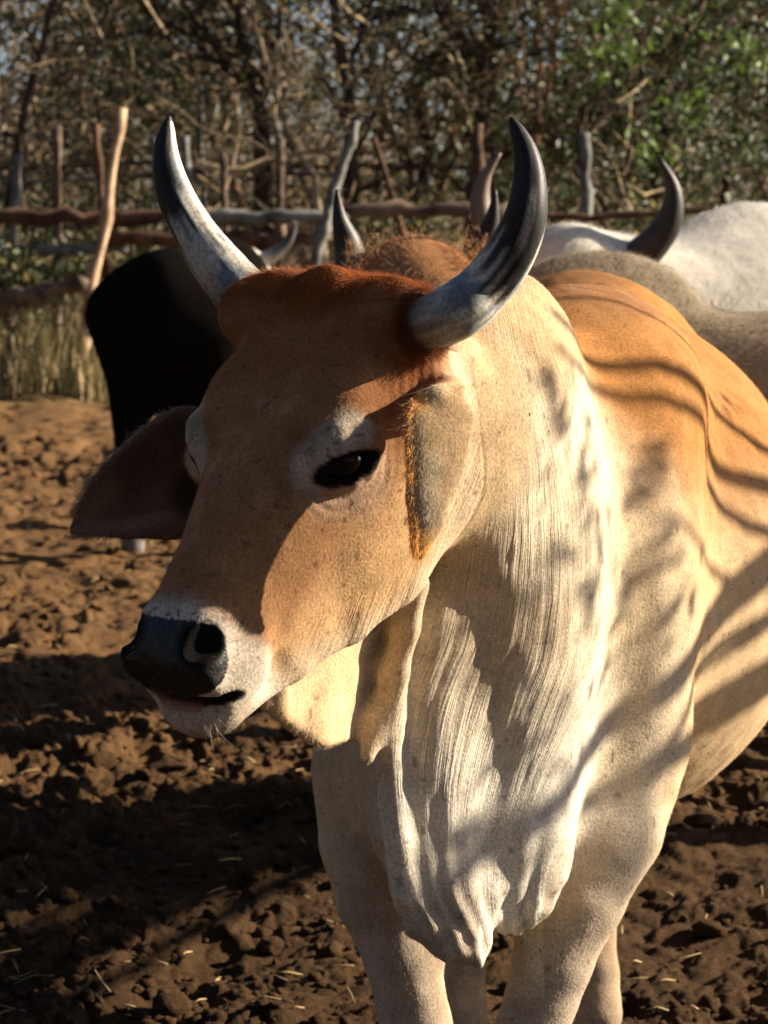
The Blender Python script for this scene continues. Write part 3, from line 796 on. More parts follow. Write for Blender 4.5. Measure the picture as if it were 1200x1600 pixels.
def build_bull():
    root = empty('bull', BULL_BASE)
    tag(root, 'big tan and cream humped bull with upswept horns, standing in front of the herd', 'bull')
    me, V, F, N, S = bull_mesh()
    hm = hide_material('bull_hide'); link('body', me, hm, root)
    hr = hair_material('bull_fur')
    r = np.random.default_rng(11)
    view = unit(CAM - V); fc = (N * view).sum(1)
    vis = sstep(-.35, -.15, fc) * (V[:, 1] < 5.2) * (S['L'] > .001)
    dens = np.clip((3.6 / V[:, 1]) ** 2, .3, 1.4)
    wf = (vis * dens * S['dens'])[F].mean(1)
    q, W4 = scatter(V, F, wf, NHAIR, r)
    def bl(A): return (A[q] * (W4[..., None] if A.ndim > 1 else W4)).sum(1)
    p, nn, D, L, C = bl(V), unit(bl(N)), bl(S['D']), bl(S['L']), bl(S['C'])
    T = unit(D - nn * (D * nn).sum(1)[:, None]); lift = r.uniform(.05, .28, len(p)) + (L > .0095) * .5
    di = unit(T + nn * lift[:, None] + r.normal(0, .10, (len(p), 3)))
    L = L * r.uniform(.6, 1.3, len(p)); C = np.clip(C * r.uniform(.88, 1.15, (len(p), 1)), 0, .9)
    ok = L > .0012
    o = hair_object('short_fur', p[ok] - nn[ok] * .0006, di[ok], L[ok], C[ok], .00019, hr, root, 3, .25)
    o['kind'] = 'stuff'
    # long hair of the ears
    for key, rows, cols_, ln, cc, nh, outd, up in (('ear_near', (3, 46), (0, 0), .011, (.80, .44, .13), 5200, np.array([-.15, -.75, -.35]), 0), ('ear_near', (1, 14), (0, 4), .022, (.35, .19, .10), 700, np.array([-.9, -.3, -.4]), 0),
                                   ('ear_far', (1, 44), (0, 0), .012, (.42, .30, .20), 1500, np.array([-.45, -.2, .35]), 0), ('ear_far', (1, 26), (0, 3), .032, (.17, .10, .065), 1300, np.array([-.25, -.55, -.75]), 0),
                                   ('ear_far', (6, 46), (10, 10), .012, (.40, .29, .20), 900, np.array([-.2, -.2, -.8]), 0)):
        g = BI[key]; i = r.uniform(rows[0], rows[1], nh); i0 = i.astype(int); fr = (i - i0)[:, None]; j = r.integers(cols_[0], cols_[1] + 1, nh)
        pts = g[i0, j] * (1 - fr) + g[np.minimum(i0 + 1, len(g) - 1), j] * fr + r.normal(0, .0025, (nh, 3))
        along = unit(g[np.minimum(i0 + 3, len(g) - 1), j] - g[np.maximum(i0 - 1, 0), j] + 1e-6)
        dr = unit(along * .55 + outd + r.normal(0, .22, (nh, 3)))
        o = hair_object('ear_hair', pts, dr, ln * r.uniform(.5, 1.2, nh), np.array(cc) * r.uniform(.7, 1.35, (nh, 1)), .0003, hr, root, 5, .35, .15, seed=len(key) + nh)
        o['kind'] = 'stuff'
    for c0, ax_, n_ in ((P(664, 505, 3.175), P(690, 497, 3.155) - P(655, 507, 3.19), 3200), (P(398, 475, 3.36), P(370, 448, 3.365) - P(400, 478, 3.36), 2000)):
        ax_ = ax_ / np.linalg.norm(ax_); u1 = np.cross(ax_, [0, 0, 1.]); u1 /= np.linalg.norm(u1); u2 = np.cross(ax_, u1); a = r.uniform(0, 6.283, n_)
        ring = np.cos(a)[:, None] * u1 + np.sin(a)[:, None] * u2; pts = c0 + ring * r.uniform(.034, .041, n_)[:, None] + ax_ * r.uniform(-.030, .004, n_)[:, None]
        o = hair_object('horn_hair', pts, unit(ax_ * .9 + ring * .35 + r.normal(0, .25, (n_, 3))), r.uniform(.010, .026, n_), np.array([.20, .075, .030]) * r.uniform(.6, 1.4, (n_, 1)), .0003, hr, root, 4, .4, .1, seed=n_); o['kind'] = 'stuff'
    # whiskers
    wp, wd, wl = [], [], []
    hops = headops_final
    for (x0, x1, y0, y1, nw, dv) in ((270, 350, 1112, 1136, 16, (.2, -.2, -.8)), (250, 330, 1110, 1136, 14, (0, -.3, -1)), (360, 410, 960, 1050, 16, (.5, -.4, .3)), (203, 222, 985, 1100, 14, (-.9, -.2, .0)), (210, 230, 1085, 1110, 6, (-.5, -.2, -.6))):
        for _ in range(nw):
            c, d = hit(hops, r.uniform(x0, x1), r.uniform(y0, y1), 2.8, 3.5, .004)
            if c is None: continue
            wp.append(c); wd.append(unit((np.array(dv) + r.normal(0, .3, 3))[None])[0]); wl.append(r.uniform(.012, .030))
    c, nr, ex, ey = BI['eye1']
    for x in np.linspace(-.034, .040, 34):
        y = .0195 * (1 - (x / .05) ** 2) + .001; wp.append(c + ex * x + ey * y + nr * .012); wd.append(unit((nr * .9 - ey * .35 + ex * r.normal(.1, .15))[None])[0]); wl.append(-r.uniform(.014, .022))
    wl = np.array(wl); lash = wl < 0; wl = np.abs(wl)
    o = hair_object('whiskers', np.array(wp), np.array(wd), np.array(wl), np.where(lash[:, None], .02, np.tile([.5, .42, .32], (len(wp), 1)) * r.uniform(.1, 1.2, (len(wp), 1))), .00022, hr, root, 5, .35, .2)
    o['kind'] = 'stuff'
    # horns
    hmt, n, l, b = mat_new('horn'); at = n.new('ShaderNodeAttribute'); at.attribute_name = 'hide'
    nz = n.new('ShaderNodeTexNoise'); nz.inputs['Scale'].default_value = 190; nz.inputs['Detail'].default_value = 6; nz.inputs['Roughness'].default_value = .7; tc = n.new('ShaderNodeTexCoord'); l.new(tc.outputs['Object'], nz.inputs['Vector'])
    mr = n.new('ShaderNodeMapRange'); mr.inputs[1].default_value = .35; mr.inputs[2].default_value = .65; mr.inputs[3].default_value = .6; mr.inputs[4].default_value = 1.25; l.new(nz.outputs['Fac'], mr.inputs[0])
    vm = n.new('ShaderNodeVectorMath'); vm.operation = 'SCALE'; l.new(at.outputs['Color'], vm.inputs[0]); l.new(mr.outputs[0], vm.inputs['Scale']); l.new(vm.outputs[0], b.inputs['Base Color'])
    b.inputs['Roughness'].default_value = .5; b.inputs['Specular IOR Level'].default_value = .25
    bp = n.new('ShaderNodeBump'); bp.inputs['Strength'].default_value = .5; bp.inputs['Distance'].default_value = .001; l.new(nz.outputs['Fac'], bp.inputs['Height']); l.new(bp.outputs[0], b.inputs['Normal'])
    global HORN_MAT; HORN_MAT = hmt
    horn('horn', [(640, 510, 3.23, 40), (662, 506, 3.178, 42), (692, 497, 3.155, 45), (724, 479, 3.15, 46), (752, 455, 3.155, 43), (783, 419, 3.15, 41), (808, 376, 3.14, 38), (823, 330, 3.13, 33), (827, 280, 3.13, 27), (821, 237, 3.13, 20), (809, 206, 3.13, 13), (801, 190, 3.13, 7), (797, 183, 3.13, 2)], hmt, root, 3, .44)
    horn('horn', [(425, 500, 3.35, 44), (388, 468, 3.36, 45), (352, 428, 3.37, 42), (322, 390, 3.38, 38), (297, 350, 3.39, 33), (275, 308, 3.40, 30), (263, 268, 3.4, 25), (259, 232, 3.4, 19), (261, 205, 3.4, 13), (263, 189, 3.4, 7), (265, 181, 3.4, 2)], hmt, root, 8, .44, (-.9, -.3, -.3))
    # eyes
    em, n, l, b = mat_new('eyeball'); b.inputs['Base Color'].default_value = (.003, .0025, .0025, 1); b.inputs['Roughness'].default_value = .09; b.inputs['Specular IOR Level'].default_value = .3
    for sg in (1, -1):
        c, nrm, ex, ey = BI['eye%d' % sg]
        bm = bmesh.new(); bmesh.ops.create_uvsphere(bm, u_segments=32, v_segments=20, radius=.030); em_ = bpy.data.meshes.new('eye'); bm.to_mesh(em_); bm.free()
        em_.polygons.foreach_set('use_smooth', [True] * len(em_.polygons)); em_.materials.append(em)
        o = bpy.data.objects.new('eye', em_); col.objects.link(o); o.parent = root; o.location = Vector(c - nrm * .0175) - root.location
    return root
# ------------------------------------------------------------------ ground
def ground_h(p):
    x, y = p[:, 0], p[:, 1]
    p2 = np.stack([x, y], 1)
    churn = .45 + .55 * sstep(-.35, .35, fbm(p2 * .9, 3, 51))
    far = 1 - sstep(20.5, 25, y); vf = 1 - sstep(13, 22, y)
    wp = p2 + .05 * np.stack([vnoise(p2 * 5, 61), vnoise(p2 * 5, 62)], 1)
    h = .040 * fbm(p2 * .8, 3, 52) + .022 * fbm(p2 * 3.1, 3, 53)
    for sc, am, sd, fd in ((3.3, .048, 1, far), (8.0, .034, 2, far), (19.0, .026, 3, vf), (44.0, .014, 4, 1 - sstep(6, 10, y))):
        d, r = worley2(wp * sc + sd * 7.7, sd)
        h = h + am * churn * fd * np.clip(1 - (d / (.25 + .55 * r)) ** 2, 0, 1) * (.2 + .8 * r)
    # hoof prints
    d, r = worley2(p2 * 3.6 + 31, 9); h = h - .035 * far * (r > .5) * np.exp(-(d / .2) ** 4)
    return h * (.25 + .75 * far) - .02

def build_ground():
    rows = np.concatenate([[-60, -20, -6, 0, 1.2, 2.2, 3.0], 3.6 * np.exp(np.arange(0, 1.85, .0021)), 23.5 * np.exp(np.arange(.02, 4.2, .03))])
    tin = np.arange(-.21, .2101, .00105); ex = np.array([.225, .245, .27, .3, .34, .4, .5, .65, .9, 1.3, 2, 3.5, 6, 12])
    cols = np.concatenate([-ex[::-1], tin, ex])
    Y, T = np.meshgrid(rows, cols, indexing='ij'); X = np.maximum(Y, 3.0) * T
    p = np.stack([X.ravel(), Y.ravel()], 1)
    z = ground_h(p)
    n, m = len(rows), len(cols); i = np.arange(n * m).reshape(n, m)
    F = np.stack([i[:-1, :-1].ravel(), i[:-1, 1:].ravel(), i[1:, 1:].ravel(), i[1:, :-1].ravel()], 1)
    me = new_mesh('ground', np.column_stack([p, z]), F)
    m_, n_, l, b = mat_new('churned_earth'); tc = n_.new('ShaderNodeTexCoord')
    a = n_.new('ShaderNodeTexNoise'); a.inputs['Scale'].default_value = 3; a.inputs['Detail'].default_value = 6
    c = n_.new('ShaderNodeTexNoise'); c.inputs['Scale'].default_value = 60; c.inputs['Detail'].default_value = 8; c.inputs['Roughness'].default_value = .7
    l.new(tc.outputs['Object'], a.inputs['Vector']); l.new(tc.outputs['Object'], c.inputs['Vector'])
    r = n_.new('ShaderNodeValToRGB'); r.color_ramp.elements[0].position = .3; r.color_ramp.elements[0].color = (.060, .032, .014, 1); r.color_ramp.elements[1].position = .7; r.color_ramp.elements[1].color = (.24, .128, .052, 1)
    mx = n_.new('ShaderNodeMath'); mx.operation = 'MULTIPLY_ADD'; mx.inputs[1].default_value = .55; l.new(a.outputs['Fac'], mx.inputs[0])
    m2 = n_.new('ShaderNodeMath'); m2.operation = 'MULTIPLY'; m2.inputs[1].default_value = .45; l.new(c.outputs['Fac'], m2.inputs[0]); l.new(m2.outputs[0], mx.inputs[2]); l.new(mx.outputs[0], r.inputs[0])
    gr = n_.new('ShaderNodeValToRGB'); gr.color_ramp.elements[0].position = .35; gr.color_ramp.elements[0].color = (.10, .085, .035, 1); gr.color_ramp.elements[1].position = .65; gr.color_ramp.elements[1].color = (.30, .22, .10, 1)
    l.new(a.outputs['Fac'], gr.inputs[0])
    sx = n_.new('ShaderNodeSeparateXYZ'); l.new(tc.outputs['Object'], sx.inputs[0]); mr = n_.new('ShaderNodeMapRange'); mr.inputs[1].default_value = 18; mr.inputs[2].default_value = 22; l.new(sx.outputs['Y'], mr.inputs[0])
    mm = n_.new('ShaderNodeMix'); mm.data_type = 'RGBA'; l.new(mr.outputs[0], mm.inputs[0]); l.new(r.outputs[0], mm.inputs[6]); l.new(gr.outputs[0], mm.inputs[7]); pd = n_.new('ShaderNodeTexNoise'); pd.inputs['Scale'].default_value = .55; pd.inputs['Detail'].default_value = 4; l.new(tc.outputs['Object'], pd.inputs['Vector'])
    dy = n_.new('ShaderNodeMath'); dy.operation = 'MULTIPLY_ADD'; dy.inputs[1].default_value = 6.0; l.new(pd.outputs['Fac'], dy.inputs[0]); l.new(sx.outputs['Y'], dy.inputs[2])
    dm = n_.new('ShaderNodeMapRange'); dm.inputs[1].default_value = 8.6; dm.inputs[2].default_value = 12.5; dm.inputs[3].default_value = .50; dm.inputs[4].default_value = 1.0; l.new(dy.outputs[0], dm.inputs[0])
    ds = n_.new('ShaderNodeVectorMath'); ds.operation = 'SCALE'; l.new(mm.outputs[2], ds.inputs[0]); l.new(dm.outputs[0], ds.inputs['Scale']); l.new(ds.outputs[0], b.inputs['Base Color'])      # earth darker towards the camera, with a noisy edge
    b.inputs['Roughness'].default_value = .95; b.inputs['Specular IOR Level'].default_value = .1
    bp = n_.new('ShaderNodeBump'); bp.inputs['Strength'].default_value = .9; bp.inputs['Distance'].default_value = .022; l.new(c.outputs['Fac'], bp.inputs['Height'])
    c2 = n_.new('ShaderNodeTexNoise'); c2.inputs['Scale'].default_value = 240; c2.inputs['Detail'].default_value = 4; l.new(tc.outputs['Object'], c2.inputs['Vector'])
    b2 = n_.new('ShaderNodeBump'); b2.inputs['Strength'].default_value = .6; b2.inputs['Distance'].default_value = .004; l.new(c2.outputs['Fac'], b2.inputs['Height']); l.new(bp.outputs[0], b2.inputs['Normal']); l.new(b2.outputs[0], b.inputs['Normal'])
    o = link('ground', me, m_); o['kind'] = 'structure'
    global EARTH; EARTH = m_
    return o

_ico = bmesh.new(); bmesh.ops.create_icosphere(_ico, subdivisions=2, radius=1.0)
ICO_V = np.array([v.co[:] for v in _ico.verts]); ICO_F = np.array([[v.index for v in f.verts] for f in _ico.faces]); _ico.free()

def lump(seed, rough=.35):
    r = np.random.default_rng(seed); d = 1 + rough * vnoise(ICO_V * 1.6 + seed * 3.1, seed) + rough * .5 * vnoise(ICO_V * 4 + seed, seed + 1)
    return ICO_V * d[:, None] * r.uniform(.7, 1.15, 3)

def build_clods():
    r = np.random.default_rng(5); protos = [lump(i) for i in range(10)]
    Vs, Fs = [], []; o = 0
    n = 7000
    Y = 4.3 * (15 / 4.3) ** (r.random(n) ** 1.25); X = Y * r.uniform(-.19, .19, n)
    keep = fbm(np.stack([X, Y], 1) * 1.3, 3, 77) + r.normal(0, .25, n) > -.12; X, Y = X[keep], Y[keep]
    s = .0045 + .016 * r.random(len(X)) ** 4 * (1 + .03 * Y) + .002 * (Y > 7)
    s[r.random(len(X)) < .02] *= 1.9
    z = ground_h(np.stack([X, Y], 1))
    for i in range(len(X)):
        v = protos[i % 10]; a = r.uniform(0, 6.28); c, q = math.cos(a), math.sin(a)
        w = np.stack([v[:, 0] * c - v[:, 1] * q, v[:, 0] * q + v[:, 1] * c, v[:, 2] * .75], 1) * s[i]
        Vs.append(w + [X[i], Y[i], z[i] + s[i] * .3]); Fs.append(ICO_F + o); o += len(v)
    me = new_mesh('loose_clods', np.concatenate(Vs), np.concatenate(Fs)); ob = link('loose_clods', me, EARTH)
    tag(ob, 'crumbs and lumps of loose brown earth strewn over the churned ground', 'earth clods', kind='stuff')
    # bits of straw and twig trodden into the earth
    Vs, Fs, o = [], [], 0
    for i in range(420):
        y = 4.6 * (14 / 4.6) ** r.random(); x = y * r.uniform(-.18, .18); a = r.uniform(0, 3.14); L = r.uniform(.02, .09); d = np.array([math.cos(a), math.sin(a), r.normal(0, .12)]) * L
        c = np.array([x, y, 0]); q = np.array([c - d / 2, c + [0, 0, r.uniform(0, .006)], c + d / 2]); z = ground_h(q[:, :2]); q[:, 2] += np.maximum(z, z.mean()) + .006
        V, F = tube(q, np.array([.0012, .0015, .0008]) * r.uniform(.7, 1.6), 4); Vs.append(V); Fs += [[k + o for k in f] for f in F]; o += len(V)
    tag(link('straw', new_mesh('straw', np.concatenate(Vs), Fs), wood_mat('straw', (.22, .15, .07), (.45, .34, .17), 8)), 'bits of dry straw and twig scattered over the trodden earth', 'straw', kind='stuff')
    # the lone clod lit on its right side
    bm = bmesh.new(); bmesh.ops.create_icosphere(bm, subdivisions=4, radius=1.0); v = np.array([q.co[:] for q in bm.verts]); f = np.array([[q.index for q in k.verts] for k in bm.faces]); bm.free()
    d = 1 + .28 * vnoise(v * 1.3 + 4, 3) + .10 * vnoise(v * 4.5, 6) + .05 * vnoise(v * 11, 8) - .22 * np.exp(-((v[:, 0] * .8 + v[:, 2] * .5 + .1) / .12) ** 2) * (v[:, 1] < .3)
    g = G(191, 1492); v = v * d[:, None] * np.array([.031, .026, .023]); 
    ob = link('dirt_clod', new_mesh('dirt_clod', v, f), EARTH, loc=(g[0], g[1], float(ground_h(g[None, :2])[0]) + .016))
    tag(ob, 'fist sized split clod of brown earth alone on the ground at lower left', 'clod')
    # hoof-broken lumps in the lit strip under the muzzle
    for i, (px, py, sz) in enumerate(((150, 1195, .042), (262, 1205, .052), (420, 1470, .030), (215, 1150, .04), (55, 1180, .04), (330, 1165, .034), (465, 1150, .035), (1090, 1300, .035))):
        g = G(px, py); w = lump(40 + i, .45) * sz * np.array([1.15, 1, .75])
        me = new_mesh('earth_lump', w, ICO_F); mod = link('earth_lump', me, EARTH, loc=(g[0], g[1], float(ground_h(g[None, :2])[0]) + sz * .25))
        mod.modifiers.new('s', 'SUBSURF').render_levels = 2
        where = ['left of the bull below its muzzle', 'largest one just below the bull muzzle', 'small, in front of the bull right foreleg', 'beside the chin of the bull, left side', 'at the left edge of the photo', 'right under the chin of the bull', 'under the loose throat skin of the bull', 'right of the bull below its belly'][i]
        tag(mod, 'rounded lump of trodden earth ' + where, 'clod', 'lumps of trodden earth')

# ------------------------------------------------------------------ wood, fences
def wood_mat(name, c0, c1, sc=6):
    m, n, l, b = mat_new(name); tc = n.new('ShaderNodeTexCoord'); mp = n.new('ShaderNodeMapping'); mp.inputs['Scale'].default_value = (1, 1, 1)
    a = n.new('ShaderNodeTexNoise'); a.inputs['Scale'].default_value = sc; a.inputs['Detail'].default_value = 8; a.inputs['Roughness'].default_value = .65
    l.new(tc.outputs['Object'], mp.inputs[0]); l.new(mp.outputs[0], a.inputs['Vector'])
    r = n.new('ShaderNodeValToRGB'); r.color_ramp.elements[0].position = .35; r.color_ramp.elements[0].color = (*c0, 1); r.color_ramp.elements[1].position = .65; r.color_ramp.elements[1].color = (*c1, 1)
    l.new(a.outputs['Fac'], r.inputs[0]); l.new(r.outputs[0], b.inputs['Base Color']); b.inputs['Roughness'].default_value = .9; b.inputs['Specular IOR Level'].default_value = .15
    bp = n.new('ShaderNodeBump'); bp.inputs['Strength'].default_value = .7; bp.inputs['Distance'].default_value = .02; l.new(a.outputs['Fac'], bp.inputs['Height']); l.new(bp.outputs[0], b.inputs['Normal'])
    return m

def log_mesh(name, pts, rad, seg=10, sub=7, seed=0, rough=.28):
    pts = np.asarray(pts, float); ts = np.linspace(0, 1, len(pts)); n = max(2, (len(pts) - 1) * sub + 1); tt = np.linspace(0, 1, n)
    c = ccurve(ts, pts)(tt) if len(pts) > 2 else pts[0] + (pts[1] - pts[0]) * tt[:, None]
    rr = np.interp(tt, ts, rad)
    c = c + np.stack([vnoise(np.stack([tt * 4 * len(pts), tt * 0 + k, tt * 0 + seed], 1), 5) for k in (1, 5, 9)], 1) * rr[:, None] * .5
    V, F = tube(c, rr * (1 + rough * vnoise(np.stack([tt * 23, tt * 0, tt * 0 + seed], 1), 6)), seg)
    V = V + vnoise(V * 9, seed)[:, None] * np.mean(rad) * rough * .5
    return new_mesh(name, V, F)

def fence(name, label, base, posts, rails, mat):
    root = empty(name, base); tag(root, label, 'fence')
    for i, (pts, rad) in enumerate(posts):
        link('post', log_mesh('post', pts, rad, seed=i), mat[i % len(mat)], root)
    for i, (pts, rad) in enumerate(rails):
        link('rail', log_mesh('rail', pts, rad, seed=i + 50), mat[(i + 1) % len(mat)], root)
    return root

def build_fences():
    w1 = wood_mat('weathered_wood', (.045, .032, .022), (.17, .12, .085)); w2 = wood_mat('red_brown_wood', (.03, .018, .012), (.13, .07, .042)); w3 = wood_mat('pale_wood', (.20, .13, .08), (.46, .32, .20))
    w4 = wood_mat('grey_post_wood', (.06, .06, .055), (.20, .20, .18))
    D = 20.0
    def post(px0, py0, px1, py1, wpx, d=D, toground=True):
        """post whose top is seen at px0, py0 and whose lower point is seen at px1, py1"""
        a = P(px0, py0, d); b = P(px1, py1, d)
        if toground:
            k = (a[2] + .1) / (a[2] - b[2]); b = a + (b - a) * k
        r = wpx * d / FPX / 2
        return ([a, (a + b) / 2 + [r * .3, 0, 0], b], [r * .85, r, r * 1.1])
    def rail(pl, wpx, d=D):
        pts = [P(x, y, d + (dd if len(q) else 0)) for x, y, *q in pl for dd in [q[0] if q else 0]]; r = wpx * d / FPX / 2 * .85
        return (pts, list(np.linspace(r * 1.1, r * .85, len(pts))))
    f1 = fence('log_fence', 'corral fence of thick horizontal logs tied to rough posts, nearer of the two fences', (0, 20, 0),
        [post(88, 200, 88, 400, 15, 20.4), post(150, 196, 158, 330, 14, 20.4), post(290, 212, 294, 400, 17, 20.4), post(437, 215, 432, 440, 16, 20.4), post(745, 196, 738, 385, 20, 20.3), post(915, 212, 916, 385, 19, 20.4), post(348, 240, 352, 420, 13, 20.4), post(585, 218, 622, 350, 12, 20.4), post(28, 240, 18, 400, 14, 20.4)],
        [rail([(-140, 335), (100, 338), (330, 338)], 30, 20.0), rail([(300, 342), (420, 338), (545, 342)], 26, 19.85), rail([(520, 332), (640, 326), (800, 330)], 27, 20.0),
         rail([(170, 376), (330, 372), (490, 376)], 26, 19.9), rail([(-120, 385), (60, 392), (200, 386)], 22, 20.0), rail([(470, 420), (560, 412), (700, 400)], 24, 20.0), rail([(780, 325), (900, 340), (1100, 330), (1300, 322)], 14, 20.1)], [w1, w2, w4])
    tag(link('leaning_pole', log_mesh('p', post(190, 168, 143, 440, 19, 19.6)[0], post(190, 168, 143, 440, 19, 19.6)[1], seed=3), w3), 'pale crooked pole leaning right against the log fence at left', 'pole')
    tag(link('forked_pole', log_mesh('p', [P(556, 190, 19.5), P(540, 250, 19.5), P(512, 330, 19.5), P(498, 400, 19.5), P(488, 560, 19.5)], [.03, .036, .04, .042, .045], seed=4), w4), 'slim grey curved pole leaning on the log fence behind the left horn', 'pole')
    tag(link('fallen_log', log_mesh('l', [P(-60, 500, 19.2), P(40, 462, 19.2), P(140, 444, 19.2)], [.07, .08, .06], seed=9), w1), 'dark log lying slanted in the dry grass at the left edge', 'log')
    E = 25.0
    f2 = fence('pole_fence', 'thin pole fence with two light rails, farther one seen above the log fence', (0, 25, 0),
        [post(312, 150, 316, 330, 11, E), post(38, 234, 30, 340, 14, E), post(240, 208, 245, 330, 12, E), post(90, 210, 86, 330, 10, E), post(1072, 215, 1068, 300, 12, E), post(640, 250, 642, 330, 9, E), post(492, 256, 494, 330, 9, E)],
        [rail([(-140, 268), (60, 260), (250, 252)], 9, E), rail([(-140, 286), (60, 283), (250, 272)], 8, E), rail([(230, 274), (380, 262), (560, 260)], 9, E - .1), rail([(240, 252), (400, 268), (560, 276)], 8, E), rail([(540, 258), (700, 262), (900, 252), (1250, 262)], 8, E)], [w4, w1])

# ------------------------------------------------------------------ trees
def leaf_quads(pts, size, r, flat=.0):
    n = len(pts); a = r.normal(0, 1, (n, 3)); a /= np.linalg.norm(a, axis=1)[:, None]; b = np.cross(a, r.normal(0, 1, (n, 3))); b /= np.linalg.norm(b, axis=1)[:, None]
    s = size * r.uniform(.5, 1.4, n)[:, None]
    V = np.stack([pts - a * s, pts + b * s * .45, pts + a * s, pts - b * s * .45], 1).reshape(-1, 3)
    return V, np.arange(n * 4).reshape(n, 4)

def leaf_mat(name, cols):
    m, n, l, b = mat_new(name); at = n.new('ShaderNodeAttribute'); at.attribute_name = 'tint'; l.new(at.outputs['Color'], b.inputs['Base Color']); b.inputs['Roughness'].default_value = .6
    tr = n.new('ShaderNodeBsdfTranslucent'); l.new(at.outputs['Color'], tr.inputs['Color']); mx = n.new('ShaderNodeMixShader'); mx.inputs[0].default_value = .28
    l.new(b.outputs[0], mx.inputs[1]); l.new(tr.outputs[0], mx.inputs[2]); l.new(mx.outputs[0], n['Material Output'].inputs['Surface'])
    return m

def grow(r, start, dirv, length, rad, depth, out, tips, wob=.25, up=.15, nb=(2, 4), spread=.9):
    n = 5 if depth > 0 else 4
    pts = [np.array(start, float)]; d = np.array(dirv, float); d /= np.linalg.norm(d)
    for i in range(n):
        d = d + r.normal(0, wob, 3) * .6 + np.array([0, 0, up]) * .3; d /= np.linalg.norm(d); pts.append(pts[-1] + d * length / n)
    out.append((np.array(pts), np.linspace(rad, rad * (.45 if depth > 0 else .25), n + 1), depth))
    if depth <= 1: tips.extend(pts[1:])
    if depth <= 0: return
    for k in range(r.integers(nb[0], nb[1] + 1)):
        i = r.integers(max(1, n // 2 - 1), n + 1); nd = d + r.normal(0, spread, 3); nd[2] = abs(nd[2]) * .5 + nd[2] * .5
        f = r.uniform(.5, .8); grow(r, pts[i], nd, length * f, np.interp(i, [0, n], [rad, rad * .45]) * .65, depth - 1, out, tips, wob * 1.15, up * .6, nb, spread)

def tree(name, label, base, stems, seed, wood, leafm, palette, nleaf=700, lsize=.06, depth=3, group='bare thorny trees behind the fence', lspread=.22, cat='tree', hi=99):
    r = np.random.default_rng(seed); out, tips = [], []
    for (pts, rad) in stems:
        pts = [np.asarray(p, float) for p in pts]
        out.append((np.array(pts), np.linspace(rad, rad * .55, len(pts)), depth + 1))
        for i in range(1, len(pts)):
            d = pts[i] - pts[i - 1]; L = np.linalg.norm(d)
            for k in range(r.integers(1, 4)):
                t = r.random(); side = r.normal(0, 1, 3); side[2] = abs(side[2]) * .4
                if depth > 0: grow(r, pts[i - 1] + d * t, d / L * .5 + side, r.uniform(.7, 1.7), rad * r.uniform(.22, .5), depth - 1, out, tips)
        grow(r, pts[-1], pts[-1] - pts[-2], 1.8, rad * .55, depth, out, tips)
    Vs, Fs, o = [], [], 0
    for p, rd, dp in out:
        if dp > depth and len(p) > 2:
            tt = np.linspace(0, 1, len(p) * 4); ts = np.linspace(0, 1, len(p)); p2 = ccurve(ts, p)(tt); rd = np.interp(tt, ts, rd); p = p2 + r.normal(0, .012, p2.shape)
        V, F = tube(p, np.maximum(rd, .004), 7 if dp > depth - 1 else 4, close=False)
        Vs.append(V); Fs.append(np.array(F) + o); o += len(V)
    root = empty(name, base); tag(root, label, cat, group)
    link('trunk', new_mesh('trunk', np.concatenate(Vs), np.concatenate(Fs)), wood, root)
    tips = np.array(tips)
    if nleaf and len(tips):
        cl = tips[r.integers(0, len(tips), nleaf)] + r.normal(0, lspread, (nleaf, 3))
        cl = cl[cl[:, 2] < hi]
        V, F = leaf_quads(cl, lsize, r); me = new_mesh('crown', V, F, smooth=False)
        pal = np.array(palette); ci = np.clip(((vnoise(cl * 1.2, seed) * .5 + .5) * len(pal) + r.normal(0, .5, len(cl))).astype(int), 0, len(pal) - 1)
        c = pal[ci] * r.uniform(.6, 1.35, (len(cl), 1)); set_attr(me, 'tint', np.repeat(c, 4, 0), 'FLOAT_COLOR')
        link('crown', me, leafm, root)
    return root

